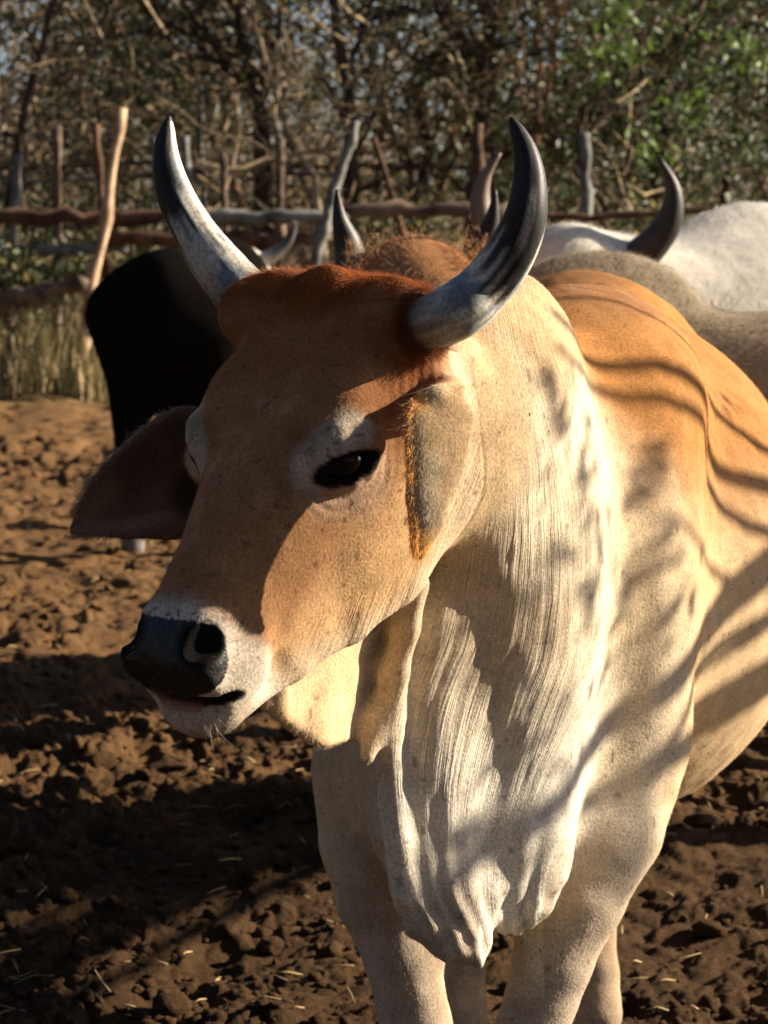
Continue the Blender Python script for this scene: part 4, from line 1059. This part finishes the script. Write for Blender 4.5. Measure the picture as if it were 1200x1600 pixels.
DRY = [(.12, .075, .03), (.22, .15, .065), (.05, .035, .018), (.14, .11, .04)]
OLIVE = [(.032, .042, .012), (.05, .06, .018), (.085, .08, .03), (.020, .027, .009)]
GREEN = [(.025, .042, .011), (.035, .055, .014), (.06, .095, .02), (.02, .03, .01)]
def build_trees():
    bark = wood_mat('dark_bark', (.018, .013, .010), (.09, .06, .04), 5); pale = wood_mat('pale_bark', (.10, .075, .05), (.36, .28, .19), 5); red = wood_mat('red_bark', (.09, .045, .025), (.26, .14, .08), 5)
    lm = leaf_mat('leaves', None)
    def st(pl, d, wpx):
        pts = [P(x, y, d) for x, y in pl]; b = pts[0].copy(); dz = pts[0] - pts[1]
        if b[2] > .05: pts = [np.array([b[0] + dz[0] * .25, b[1], -.05])] + pts
        return (pts, wpx * d / FPX / 2)
    T = [
        ([([(15, 330), (40, 180), (70, 60), (95, -60)], 23, 20)], bark, DRY, 900, 'dark slender tree curving right at the left edge of the wood'),
        ([([(86, 330), (92, 150), (88, -40)], 26, 13)], pale, DRY, 700, 'pale thin straight tree beside the left edge behind the fence'),
        ([([(200, 330), (172, 200), (230, 60), (300, -60)], 27, 18)], bark, OLIVE, 6500, 'tree with dark olive foliage above the leaning pole'),
        ([([(418, 320), (408, 170), (385, 90), (362, -40)], 24, 24), ([(405, 150), (430, 60), (450, -40)], 24.1, 14)], bark, DRY, 900, 'dark forked tree just right of the left horn tip'),
        ([([(498, 320), (462, 225), (430, 150), (398, 30), (385, -60)], 23, 13)], pale, DRY, 350, 'pale slim stem leaning left between the horns'),
        ([([(548, 300), (545, 160), (520, 20), (505, -60)], 24, 24), ([(545, 150), (570, 40), (590, -40)], 24.1, 14)], bark, DRY, 900, 'dark tree behind the grey curved pole'),
        ([([(640, 350), (668, 250), (650, 130), (700, 60), (690, -50)], 25, 22)], bark, DRY, 900, 'crooked dark tree left of the right horn'),
        ([([(742, 330), (752, 210), (765, 100), (752, -50)], 24, 36), ([(758, 150), (715, 90), (672, -20)], 24.1, 20)], bark, OLIVE, 2500, 'thickest dark trunk, forked, left of the right horn tip'),
        ([([(832, 300), (842, 130), (838, -40)], 24, 16), ([(838, 260), (862, 120), (872, -40)], 24.2, 13)], red, OLIVE, 2200, 'pair of reddish stems right of the right horn tip'),
        ([([(1050, 340), (1032, 170), (1040, 90), (1000, -50)], 25, 32), ([(1036, 110), (1080, 50), (1090, -40)], 25, 22)], bark, GREEN, 3500, 'dark forked trunk above the white cow horn'),
        ([([(940, 340), (905, 230), (925, 160), (1010, 90), (1120, 60)], 22.5, 12)], bark, GREEN, 700, 'thin tree with one long branch arching over the white cow'),
        ([([(1130, 330), (1150, 160), (1185, -40)], 26, 20)], bark, GREEN, 5000, 'leafy green tree at the right edge'),
        ([([(1220, 330), (1205, 160), (1230, -40)], 24, 20)], bark, GREEN, 2000, 'green tree cut by the right edge'),
        ([([(975, 340), (985, 160), (960, 60), (930, -50)], 27, 20)], bark, GREEN, 4500, 'bright green leaved tree behind the right horns'),
        ([([(300, 330), (310, 200), (345, 100), (330, -40)], 28, 16)], bark, OLIVE, 5000, 'olive leaved tree behind the left horn'),
        ([([(-40, 330), (-20, 160), (10, -40)], 26, 18)], pale, OLIVE, 3500, 'pale tree at the far left corner'),
    ]
    for i, (stems, wood, pal, nl, lab) in enumerate(T):
        ss = [st(*s) for s in stems]
        tree('thorn_tree', lab, (ss[0][0][0][0], ss[0][0][0][1], 0), ss, 100 + i, wood, lm, pal, nl, .045, 3, hi=6.5)
    # more of the wood behind, thinner and closer together
    r = np.random.default_rng(21); woods = [bark, pale, red, bark]; labs = []
    for i in range(34):
        d = r.uniform(28, 42); px = -120 + (i + r.random()) * 1440 / 34; x = (px - 600) / FPX * d; b = np.array([x, d, -.05])
        pts = [b]; dv = np.array([r.normal(0, .22), 0, 1.0])
        for k in range(4): dv = dv + r.normal(0, .14, 3) * [1, .5, 0]; pts.append(pts[-1] + dv / np.linalg.norm(dv) * 1.15)
        pal = DRY if px < 640 else (OLIVE if r.random() < .6 else GREEN); pal = OLIVE if r.random() < .25 else pal
        wn_ = ['dark', 'pale', 'reddish', 'dark'][i % 4]; ln = 'leaning left' if pts[-1][0] < pts[0][0] - .5 else ('leaning right' if pts[-1][0] > pts[0][0] + .5 else 'upright')
        zone = ['beyond the left edge posts', 'behind the leaning pole', 'behind the left horn', 'seen between the two big horns', 'just left of the right horn', 'right of the right horn tip', 'above the white cow horns', 'near the right edge'][min(7, max(0, int((px + 120) / 180)))]
        lab = wn_ + ' young tree ' + ln + ' with ' + ('dry tan' if pal is DRY else 'olive' if pal is OLIVE else 'green') + ' leaves, ' + zone
        tr_ = r.uniform(.03, .08); labs.append((lab, tr_, tree('young_tree', lab, (b[0], b[1], 0), [(pts, tr_)], 300 + i, woods[i % 4], lm, pal, 1500, .055, 3, 'thin young trees of the thicket', .35, hi=6.5)))
    for lab, t_, o_ in labs:
        same = sorted([(t2, o2.name) for l2, t2, o2 in labs if l2 == lab])
        if len(same) == 2: o_['label'] = lab + (', thinner one' if same[0][1] == o_.name else ', thicker one')
        if len(same) == 3: o_['label'] = lab + [', thinnest', ', middling', ', thickest'][[n_[1] for n_ in same].index(o_.name)]
    # boughs full of small dark leaves hanging in front of the thicket
    for k, (px, py, d, w_, h_, nn, pal, where) in enumerate(((250, 60, 24.5, 1.0, .55, 2600, OLIVE, 'in the upper left above the leaning pole'), (110, 120, 25.5, .5, .35, 900, OLIVE, 'at the upper left behind the two leftmost trees'), (600, 30, 25.5, .5, .25, 700, OLIVE, 'at the top between the two big horns'), (900, 200, 25.5, .6, .45, 1300, GREEN, 'right of the right horn tip'), (1120, 130, 24.5, .75, .65, 2300, GREEN, 'in the upper right corner'), (1000, 60, 26, .6, .35, 1100, GREEN, 'at the top above the white cow horn'))):
        c = P(px, py, d); v = r.normal(0, 1, (nn, 3)) * [w_, .5, h_]; v += .18 * np.sin(v[:, [2, 0, 1]] * 5); V, F = leaf_quads(c + v, .038, r); me = new_mesh('leaves', V, F, smooth=False)
        pa = np.array(pal); set_attr(me, 'tint', np.repeat(pa[r.integers(0, 4, nn)] * r.uniform(.5, 1.3, (nn, 1)), 4, 0), 'FLOAT_COLOR')
        root = empty('leafy_bough', c); tag(root, 'dark leafy bough before the thicket, ' + where, 'branch', 'dark leafy boughs'); link('leaves', me, lm, root)
        Vs, Fs, oo = [], [], 0
        for q in range(9):
            e = c + r.normal(0, 1, 3) * [w_, .3, h_]; V, F = tube([c + [w_ * .9, .3, h_ + .5], c + [w_ * .3, .1, h_ * .4], (c + e) / 2 + r.normal(0, .05, 3), e], [.03, .02, .012, .005], 5, close=False); Vs.append(V); Fs.append(np.array(F) + oo); oo += len(V)
        link('stem', new_mesh('stem', np.concatenate(Vs), np.concatenate(Fs)), bark, root)
    # the far wood as one mass
    n = 80000; X = r.uniform(-16, 16, n); Y = r.uniform(42, 62, n); Z = r.uniform(0, 1, n) ** .8 * 7.5
    p = np.stack([X, Y, Z], 1); dens = fbm(p * np.array([.55, .4, .6]), 3, 91) + .22 - .12 * np.maximum(Z - 2.0, 0); p = p[dens + r.normal(0, .12, n) > .04]
    V, F = leaf_quads(p, .11, r); sn = 700
    me = new_mesh('far_wood', V, F, smooth=False); pal = np.array(DRY + OLIVE); ci = np.clip(((vnoise(p * .5, 4) * .5 + .5) * 8 + r.normal(0, 1, len(p))).astype(int), 0, 7)
    set_attr(me, 'tint', np.repeat(pal[ci] * r.uniform(.6, 1.3, (len(p), 1)), 4, 0), 'FLOAT_COLOR'); o = link('far_wood', me, lm); tag(o, 'far brown and olive thicket seen between the trees', 'thicket', kind='stuff')
    Vs, Fs, oo = [], [], 0
    for k in range(520):
        x, y = r.uniform(-14, 14), r.uniform(36, 60); h = r.uniform(2, 7); q = [np.array([x, y, 0.])]
        dv = np.array([r.normal(0, .25), 0, 1.])
        for _ in range(4): dv = dv + r.normal(0, .25, 3) * [1, 1, .1]; q.append(q[-1] + dv / np.linalg.norm(dv) * h / 4)
        V, F = tube(q, np.linspace(.05, .015, 5) * r.uniform(.4, 1.2), 4, close=False); Vs.append(V); Fs.append(np.array(F) + oo); oo += len(V)
    o = link('far_stems', new_mesh('far_stems', np.concatenate(Vs), np.concatenate(Fs)), pale); tag(o, 'crowd of thin stems in the far thicket', 'thicket', kind='stuff')
    # unseen thicket added left of and behind the camera to block low sky light
    n = 60000; th = r.uniform(R(105), R(345), n); rr = r.uniform(15, 19, n); p = np.stack([np.cos(th) * rr, np.sin(th) * rr + 4, r.random(n) ** .9 * 10.0], 1)
    V, F = leaf_quads(p, .20, r); me = new_mesh('sky_block_wood', V, F, smooth=False); set_attr(me, 'tint', np.repeat(pal[r.integers(0, len(pal), n)] * .8, 4, 0), 'FLOAT_COLOR'); o = link('sky_block_wood', me, lm); tag(o, 'added olive thicket out of view at the left and behind, blocking sky light', 'thicket', kind='stuff')
    # twiggy undergrowth among the trees
    Vs, Fs, oo = [], [], 0
    for k in range(1500):
        y = r.uniform(21.5, 40); x = y * r.uniform(-.19, .19); z = r.uniform(.2, 4.6); L = r.uniform(.4, 1.4); dv = r.normal(0, 1, 3) * [1, .6, .55]; dv /= np.linalg.norm(dv)
        q = [np.array([x, y, z])]
        for _ in range(4): dv = dv + r.normal(0, .25, 3); dv /= np.linalg.norm(dv); q.append(q[-1] + dv * L / 4)
        V, F = tube(q, np.linspace(.017, .005, 5) * r.uniform(.5, 1.3), 3, close=False); Vs.append(V); Fs.append(np.array(F) + oo); oo += len(V)
    o = link('twigs', new_mesh('twigs', np.concatenate(Vs), np.concatenate(Fs)), wood_mat('twig_bark', (.05, .035, .025), (.40, .29, .17), 3)); tag(o, 'tangle of dry twigs filling the thicket behind the fence', 'twigs', kind='stuff')
    # green sprays catching the sun on the right
    for k, (px, py, d, nn, sz) in enumerate(((958, 20, 21, 90, .10), (968, 78, 21, 110, .13), (1180, 90, 21, 70, .12), (1015, 235, 22, 70, .10), (1070, 165, 22, 60, .12), (930, 110, 22, 60, .14), (1120, 45, 22, 60, .22))):
        c = P(px, py, d); pts = c + r.normal(0, 1, (nn, 3)) * sz * [1.2, 1, .7]; V, F = leaf_quads(pts, .045, r); me = new_mesh('spray', V, F, smooth=False)
        set_attr(me, 'tint', np.repeat(np.array([.10, .16, .028]) * r.uniform(.5, 1.2, (nn, 1)), 4, 0), 'FLOAT_COLOR')
        root = empty('green_spray', c); tag(root, 'bright green leafy spray ' + ['near the top edge above the right horn, higher of two', 'right of the right horn near the top, lower of two', 'at the right edge near the top', 'hanging just above the dark curved horn of the white cow', 'between the dark curved horn and the top right', 'small, right of the red stems', 'large and dark in the top right corner'][k], 'branch', 'bright green leafy sprays')
        link('leaves', me, lm, root)
        V, F = tube([c + [.5, .2, .9], c + [.2, .1, .4], c + [.02, 0, .05], c - [.12, 0, .08]], [.012, .009, .006, .003], 5); link('stem', new_mesh('s', V, F), bark, root)

def build_grass():
    r = np.random.default_rng(33)
    def blades(n, xs, ys, h, w, name, label, pal, lean=.35, clump=None):
        X = r.uniform(*xs, n); Y = r.uniform(*ys, n)
        if clump:
            cx = r.uniform(*xs, clump); cy = r.uniform(*ys, clump); k = r.integers(0, clump, n); X = cx[k] + r.normal(0, .10, n); Y = cy[k] + r.normal(0, .10, n)
        H_ = h * r.uniform(.35, 1.3, n); a = r.uniform(0, 6.28, n); dx = np.cos(a) * lean * H_ * r.random(n); dy = np.sin(a) * lean * H_ * r.random(n); z0 = ground_h(np.stack([X, Y], 1)) - .01
        wx = np.cos(a + 1.5) * w * .5; wy = np.sin(a + 1.5) * w * .5
        b0 = np.stack([X - wx, Y - wy, z0], 1); b1 = np.stack([X + wx, Y + wy, z0], 1)
        m0 = np.stack([X + dx * .4 - wx * .8, Y + dy * .4 - wy * .8, z0 + H_ * .6], 1); m1 = np.stack([X + dx * .4 + wx * .8, Y + dy * .4 + wy * .8, z0 + H_ * .6], 1)
        t = np.stack([X + dx * 1.3, Y + dy * 1.3, z0 + H_], 1); t2 = t + [.002, 0, 0]
        V = np.stack([b0, b1, m0, m1, t, t2], 1).reshape(-1, 3); i = np.arange(n)[:, None] * 6
        F = np.concatenate([i + [0, 1, 3, 2], i + [2, 3, 5, 4]])
        me = new_mesh(name, V, F, smooth=False); pal = np.array(pal); c = pal[r.integers(0, len(pal), n)] * r.uniform(.6, 1.3, (n, 1)); set_attr(me, 'tint', np.repeat(c, 6, 0), 'FLOAT_COLOR')
        o = link(name, me, bpy.data.materials['leaves']); tag(o, label, 'grass', kind='stuff')
    blades(9000, (-4.2, 4.5), (20.2, 30), .34, .010, 'pasture_grass', 'patchy green and yellow grass growing under and behind the fences', [(.10, .11, .03), (.20, .17, .06), (.06, .075, .025), (.26, .20, .09)], .5, 520)
    blades(1300, (-4.2, -2.2), (19.3, 21.5), .62, .010, 'dry_grass', 'tall straw coloured dry grass at the left before the fence', [(.40, .30, .14), (.50, .38, .18), (.16, .14, .06), (.12, .11, .04)], .45, 60)
    blades(900, (-1.9, .4), (19, 20.5), .4, .010, 'fence_grass', 'low yellowing grass along the foot of the log fence', [(.36, .28, .12), (.2, .18, .07)], .5, 50)
    # low green shrubs left
    lm = bpy.data.materials['leaves']; k = 0
    for px, py, d, rr in ((30, 440, 19.8, .22), (105, 425, 20.6, .2), (15, 410, 21, .25), (210, 380, 22, .3), (640, 365, 22, .2), (1000, 352, 22.5, .25)):
        c = P(px, py, d); n = 700; v = r.normal(0, 1, (n, 3)) * [1.2, .7, .8] * rr * .8; V, F = leaf_quads(c + v, .035, r); me = new_mesh('foliage', V, F, smooth=False)
        pal = np.array(OLIVE + GREEN[:2] + [(.30, .25, .10)]); set_attr(me, 'tint', np.repeat(pal[r.integers(0, len(pal), n)] * r.uniform(.8, 1.6, (n, 1)), 4, 0), 'FLOAT_COLOR')
        root = empty('low_shrub', (c[0], c[1], 0)); tag(root, 'low olive shrub ' + ['at the left edge in front of the fence', 'left of the leaning pole, under the log rail', 'behind the lower rail at the left edge', 'just right of the leaning pole behind the fence', 'behind the fence between the brown cow horns', 'behind the fence above the white cow back'][k], 'shrub', 'low shrubs by the fence'); k += 1
        link('foliage', me, lm, root)
        Vs, Fs, o = [], [], 0
        for q in range(7):
            V, F = tube([np.array([c[0], c[1], -.03]), (c + [0, 0, -rr]) * [1, 1, .6] + r.normal(0, .05, 3), c + r.normal(0, rr * .6, 3)], [.012, .009, .005], 4); Vs.append(V); Fs += [[z + o for z in f] for f in F]; o += len(V)
        link('stem', new_mesh('stem', np.concatenate(Vs), Fs), bpy.data.materials['dark_bark'], root)

# ------------------------------------------------------------------ the other cattle
def herd_cow(name, label, pos, yaw, S, colf, head=(0, 0, -.75, 0), horns=None, vox=.016, hump=.13, fur=0, neck=(.98, 0, 1.22), furcol=1, seed=1, belly=.33, headlen=.46, fat=1.0, hw=1.0, hl=0.0, tail=True, tuft=None, sh=.37):
    """head = (yaw, roll, pitch, 0); everything in the cow's own frame (x forward), then turned"""
    ops = []
    def U(pr): ops.append(('u', pr[0], pr[1]))
    U(ell((-.12, 0, .86), (.62, .28 * fat, belly), k=.1)); U(ell((.40, 0, .93), (.27, .23 * fat, sh), k=.1)); U(ell((.33 - hl, 0, 1.22), (.22 + hl, .095 + hl * .5, .09 + hump), k=.1)); U(ell((-.60, 0, 1.0), (.29, .25 * fat, .27), k=.1)); U(ell((-.1, 0, 1.08), (.6, .13 * fat, .12), k=.1))
    nk = np.array(neck, float); U(chain([(.42, 0, 1.05), (np.array([.5, 0, 1.05]) + nk) / 2, nk], [.25, .175, .125], k=.1)); U(chain([(.45, 0, .80), (.66, 0, .82), nk + [.0, 0, -.15]], [.12, .05, .05], k=.1))
    hy, hr_, hp, _ = head; a = np.array([math.cos(hy) * math.cos(hp), math.sin(hy) * math.cos(hp), math.sin(hp)]); w = np.array([-math.sin(hy), math.cos(hy), 0]); nn = np.cross(a, w)
    X = np.stack([a, w, nn]); 
    if nn[2] < 0: nn = -nn; X = np.stack([a, w, nn])
    Hc = lambda s, ww, n_: nk + a * s + w * ww + nn * n_
    ch, sh = math.cos(-hp), math.sin(-hp)
    Hu = lambda f_, ww, u_: Hc(f_ * ch - u_ * sh, ww, u_ * ch + f_ * sh)     # forward, sideways, up in the level frame
    L = headlen
    U(ell(Hc(.06, 0, .0), (.13, .115 * hw, .12), X, k=.05)); U(ell(Hc(.18 * L / .46, 0, -.02), (.20, .085 * hw, .10), X, k=.05)); U(ell(Hc(.36 * L / .46, 0, -.03), (.10, .062, .065), X, k=.04)); U(ell(Hc(.12, 0, -.09), (.12, .075, .08), X, k=.04))
    for sg in (1, -1):
        U(ell(Hc(.12, .085 * sg, .03), (.05, .03, .03), X, k=.03))
        e0 = Hc(-.01, .11 * sg, -.02); e1 = e0 + w * sg * .13 - UPV * .07; U(ell((e0 + e1) / 2, (.03, .11, .045), np.stack([a, unit((w * sg * .88 - UPV * .45)[None])[0], np.cross(a, unit((w * sg * .88 - UPV * .45)[None])[0])]), k=.02))
        y = .14 * sg * fat
        U(chain([(.40, y, .85), (.42, y * 1.05, .62), (.44, y, .40), (.43, y, .22), (.43, y, .10), (.46, y, .03)], [.12, .08, .052, .038, .045, .05], k=.06))
        U(chain([(-.62, y, .98), (-.50, y * 1.1, .70), (-.76, y, .48), (-.73, y, .26), (-.71, y, .11), (-.68, y, .03)], [.2, .125, .058, .042, .045, .05], k=.07))
    if tail: U(chain([(-.84, 0, 1.12), (-.93, 0, 1.0), (-.95, .02, .7), (-.93, .02, .42)], [.05, .03, .02, .035], k=.04))
    V, F = surface(ops, (-1.15, -.75, -.04), (1.75, .75, 1.95), vox); V, F = keep_largest(V, F); V = relax(V, F, 2)
    N = normals(V, F); V = V + N * (.008 * fbm(V * 5, 3, seed))[:, None]
    C = colf(V, N, Hc)
    c, s = math.cos(yaw), math.sin(yaw); M = np.array([[c, -s, 0], [s, c, 0], [0, 0, 1]]) * S
    root = empty(name, pos); tag(root, label, 'cow')
    W = V @ M.T
    me = new_mesh('body', W, F); set_attr(me, 'hide', np.clip(C, .004, .9), 'FLOAT_COLOR'); set_attr(me, 'wet', np.zeros(len(V)), 'FLOAT')
    link('body', me, HIDE2, root, loc=(0, 0, 0))
    for sg in (1, -1):
        if horns:
            for hs, pts, rad, dark in [h for h in horns if h[0] == sg]:
                q = np.array([Hu(*p) for p in pts]) @ M.T; ts = np.linspace(0, 1, len(q)); tt = np.linspace(0, 1, 24); q = ccurve(ts, q)(tt); rr = np.interp(tt, ts, rad) * S
                v, f = tube(q, rr, 14); tcol = np.concatenate([np.repeat(tt, 14), [0, 1]])[:, None]; cc = np.array(dark[0]) * (1 - sstep(dark[2] - .2, dark[2] + .2, tcol)) + np.array(dark[1]) * sstep(dark[2] - .2, dark[2] + .2, tcol)
                me = new_mesh('horn', v, f); set_attr(me, 'hide', cc * (1 + .25 * vnoise(v * 40, 3))[:, None], 'FLOAT_COLOR'); link('horn', me, HORN_MAT, root, loc=(0, 0, 0))
        bm = bmesh.new(); bmesh.ops.create_uvsphere(bm, u_segments=12, v_segments=8, radius=.02 * S); e = bpy.data.meshes.new('eye'); bm.to_mesh(e); bm.free(); e.materials.append(bpy.data.materials['eyeball'])
        eo = bpy.data.objects.new('eye', e); col.objects.link(eo); eo.parent = root; eo.location = Vector(M @ Hc(.13, .108 * sg, .012))
    if tuft:
        r = np.random.default_rng(seed + 9); nt = 1500; q = np.array([Hc(-.01 + a_, b_ * hw, .10 + c_) for a_, b_, c_ in zip(r.normal(0, .035, nt), r.uniform(-.10, .10, nt), r.uniform(-.02, .015, nt))]) @ M.T
        o = hair_object('poll_tuft', q, unit(np.array([0, -.35, .8]) + r.normal(0, .45, (nt, 3))), r.uniform(.010, .024, nt), np.array(tuft) * r.uniform(.6, 1.4, (nt, 1)), .0006, bpy.data.materials['bull_fur'], root, 4, .4, .2, seed=seed); o.location = (0, 0, 0); o['kind'] = 'stuff'
    if fur:
        r = np.random.default_rng(seed); Wp = W + np.array(pos); view = unit(CAM - Wp); Nw = N @ (M / S).T; fc = (Nw * view).sum(1)
        q, W4 = scatter(W, F, (sstep(-.4, -.1, fc))[F].mean(1), fur, r); bl = lambda A: (A[q] * W4[..., None]).sum(1)
        p, n_, cc = bl(W), unit(bl(Nw)), bl(C); D = np.array([-c * .6, -s * .6, -.6]); T = unit(D - n_ * (n_ @ D)[:, None]); di = unit(T + n_ * r.uniform(.3, .8, (fur, 1)) + r.normal(0, .15, (fur, 3)))
        o = hair_object('short_fur', p, di, r.uniform(.010, .022, fur), np.clip(cc * r.uniform(.7, 1.3, (fur, 1)), 0, .9), .0005, bpy.data.materials['bull_fur'], root, 3, .3, seed=seed); o.location = (0, 0, 0); o['kind'] = 'stuff'
    return root

def build_herd():
    global HIDE2; HIDE2 = hide_material('cow_hide', fold=False)
    for q in HIDE2.node_tree.nodes:
        if q.type == 'MAP_RANGE' and abs(q.inputs[3].default_value - .03) < 1e-3: q.inputs[3].default_value = .03
    def flat(c, c2=None, am=.2):
        def f(V, N, Hc):
            n = fbm(V * 4, 3, 3); C = np.tile(np.array(c, float), (len(V), 1)); m = sstep(-.1, .3, n)[:, None] * am
            if c2 is not None: C = C * (1 - m) + np.array(c2) * m
            return C * (1 + .04 * vnoise(V * 14, 2))[:, None]
        return f
    def black(V, N, Hc):
        C = flat((.010, .008, .007))(V, N, Hc); d = np.linalg.norm(V - Hc(.14, 0, 0), axis=1); m = (d < .31)[:, None]
        C = np.where(m, [.55, .52, .48], C); e = blob(V, Hc(-.02, -.1, 0), .06) + blob(V, Hc(-.02, .1, 0), .06); C = C * (1 - np.clip(e, 0, 1)[:, None]) + np.array([.28, .09, .04]) * np.clip(e, 0, 1)[:, None]
        hf = (V[:, 2] < .07)[:, None]; return np.where(hf, [.25, .22, .19], C)
    H_ = lambda sg, pts, rad, dk: (sg, [(x, y * sg, z) for x, y, z in pts], rad, dk)
    gp = lambda px, d: np.array([(px - 600) / FPX * d, d * .999, 0.])
    grey = ((.30, .27, .22), (.035, .03, .028), .55); dk = ((.05, .035, .028), (.022, .018, .016), .4)
    bh = [(-.03, .07, .06), (.04, .13, .04), (.13, .16, .06), (.22, .15, .13), (.26, .13, .23)]
    herd_cow('black_cow', 'black cow with white face and pale horn, seen from behind left of the bull', gp(312, 11.8), R(83), 1.05, black, (R(-78), 0, R(-62), 0),
        [H_(1, bh, [.042, .038, .031, .019, .004], grey), H_(-1, bh, [.042, .038, .031, .019, .004], grey)], neck=(.86, -.03, 1.13), sh=.29, hump=-.05, belly=.37, seed=2, fat=1.12, tail=False)
    def brown(V, N, Hc):
        C = flat((.36, .25, .15), (.22, .12, .06), .5)(V, N, Hc); m = blob(V, (Hc(-.02, -.06, .1), Hc(-.02, .06, .1)), .09, .5)[:, None]; m2 = blob(V, (Hc(-.04, .1, .05), Hc(-.04, -.1, .05)), .05, .5)[:, None]
        C = C * (1 - m) + np.array([.40, .20, .09]) * m; return C * (1 - m2 * .6) + np.array([.30, .11, .04]) * m2 * .6
    rh = [(-.04, .08, .02), (-.03, .125, .05), (-.02, .140, .11), (-.01, .155, .16), (.0, .160, .215)]
    herd_cow('brown_cow', 'brown cow with short dark upswept horns right behind the bull poll', gp(664, 6.75), R(-92), 1.09, brown, (R(2), 0, R(-48), 0),
        [H_(1, rh, [.042, .036, .028, .015, .003], dk), H_(-1, rh, [.042, .036, .028, .015, .003], ((.12, .11, .10), (.04, .035, .03), .4))], neck=(.98, 0, 1.245), fur=36000, hump=-.03, seed=3, hw=1.42, tuft=(.36, .20, .09))
    herd_cow('grey_cow', 'grey tan cow standing in shade close behind the bull back', gp(1160, 6.5), R(178), 1.05, flat((.36, .30, .215), (.24, .19, .13), .7), (0, 0, R(-60), 0), None, neck=(.86, 0, 1.0), fur=40000, hump=.055, seed=4, fat=1.1)
    wh = [(-.04, .07, .03), (-.04, .14, .01), (-.03, .21, .05), (-.02, .27, .13), (-.01, .28, .22), (.0, .24, .31)]
    wl_ = [(-.04, .07, .03), (-.04, .14, .02), (-.03, .215, .07), (-.02, .255, .16), (-.01, .245, .25), (.0, .20, .32)]
    herd_cow('white_cow', 'white humped cow with long dark curved horns behind the grey cow', gp(1275, 8.6), R(-147), 1.10, flat((.66, .62, .55), (.45, .42, .38), .6), (R(52), 0, R(-50), 0),
        [H_(1, wh, [.056, .054, .049, .039, .023, .005], dk), H_(-1, wl_, [.048, .044, .040, .032, .019, .004], ((.16, .14, .11), (.14, .11, .09), .4))], neck=(1.0, .08, 1.225), fur=30000, hump=.10, seed=5, hl=.07, fat=1.15)

# ------------------------------------------------------------------ the tree right of the frame whose branches shade the bull
def build_shade_tree():
    bark = bpy.data.materials['dark_bark']; lm = bpy.data.materials['leaves']
    r = np.random.default_rng(77); Vs, Fs, o = [], [], 0; leaves = []
    trunk = np.array([3.3, 7.4, 0.])
    PX = 3.1
    S = [  # shadow line on the bull (photo px, from its rear to its front), thickness
        ([(1195, 890), (1130, 950), (1062, 1015), (985, 1150), (900, 1200), (760, 1320), (700, 1370)], .036), ([(1195, 1060), (1120, 1110), (1050, 1180)], .042),
        ([(1190, 895), (1105, 915), (1085, 845), (1050, 812)], .011),
        ([(1190, 700), (1150, 640), (1080, 560), (1010, 488), (930, 478), (870, 470)], .013), ([(1195, 980), (1140, 1010), (1090, 1060)], .012), ([(1190, 760), (1140, 720), (1095, 640), (1030, 570), (960, 530), (880, 505)], .019), ([(1190, 830), (1120, 740), (1060, 660), (990, 620), (930, 585), (880, 550)], .014),
        ([(1195, 1250), (965, 1370), (900, 1420), (850, 1470)], .014)]
    for pl, rad in S:
        pts = []
        for x, y in pl:
            c, d = hit(BOPS, x, y, 3.0, 6.0, .01)
            if c is not None: pts.append(c + SUN * (PX - c[0]) / SUN[0])
        if len(pts) < 2: continue
        pts = np.array(pts)
        for _ in range(2): pts[1:-1] = (pts[:-2] + pts[1:-1] * 2 + pts[2:]) / 4
        e = pts[0]; root_ = trunk + [0, 0, max(.8, e[2] * .75)]; mid = e * .5 + root_ * .5 + [0, .1, .05]
        full = np.concatenate([[root_, mid], pts, [pts[-1] + (pts[-1] - pts[-2]) * .3]])
        ts = np.concatenate([[0], np.cumsum(np.linalg.norm(np.diff(full, axis=0), axis=1))]); ts /= ts[-1]; tt = np.linspace(0, 1, 36); q = ccurve(ts, full)(tt) + r.normal(0, .004, (36, 3)); V, F = tube(q, np.interp(tt, [0, .5, .85, 1], [rad * 1.8, rad * 1.15, rad * .9, rad * .4]), 8); Vs.append(V); Fs += [[z + o for z in f] for f in F]; o += len(V)
    V, F = tube([trunk - [0, 0, .1], trunk + [0, 0, 1], trunk + [.1, .1, 2.2], trunk + [.2, 0, 3.6]], [.12, .10, .08, .04], 12); Vs.append(V); Fs += [[z + o for z in f] for f in F]; o += len(V)
    root = empty('shade_tree', trunk); tag(root, 'thin bare branched tree standing right of the herd, its branches shading the bull', 'tree')
    link('trunk', new_mesh('trunk', np.concatenate(Vs), Fs), bark, root)
    for x, y, s, nn, t in ((1000, 762, .022, 16, 2.4), (925, 735, .03, 20, 2.4), (880, 660, .035, 20, 2.6), (905, 880, .035, 24, 2.6), (935, 820, .02, 12, 2.2), (860, 1200, .05, 40, 2.8), (960, 1010, .04, 22, 2.6), (920, 960, .03, 18, 2.5), (1000, 900, .025, 10, 2.4), (850, 620, .03, 14, 2.4), (1150, 660, .04, 16, 2.4), (1010, 860, .02, 8, 2.4)):
        c, d = hit(BOPS, x, y, 3.0, 6.0, .01)
        if c is not None: leaves.append(c + SUN * (PX - c[0]) / SUN[0] + r.normal(0, 1, (nn, 3)) * s)
    p = np.concatenate(leaves); V, F = leaf_quads(p, .022, r); me = new_mesh('crown', V, F, smooth=False); set_attr(me, 'tint', np.tile([.1, .13, .04], (len(V), 1)), 'FLOAT_COLOR'); link('crown', me, lm, root)

# ------------------------------------------------------------------ build
NHAIR = 420000
build_ground()
build_clods()
build_fences()
build_trees()
build_grass()
BOPS = bull_ops()
build_bull()
build_herd()
build_shade_tree()
print('script', round(time.time() - T0, 1), 's')
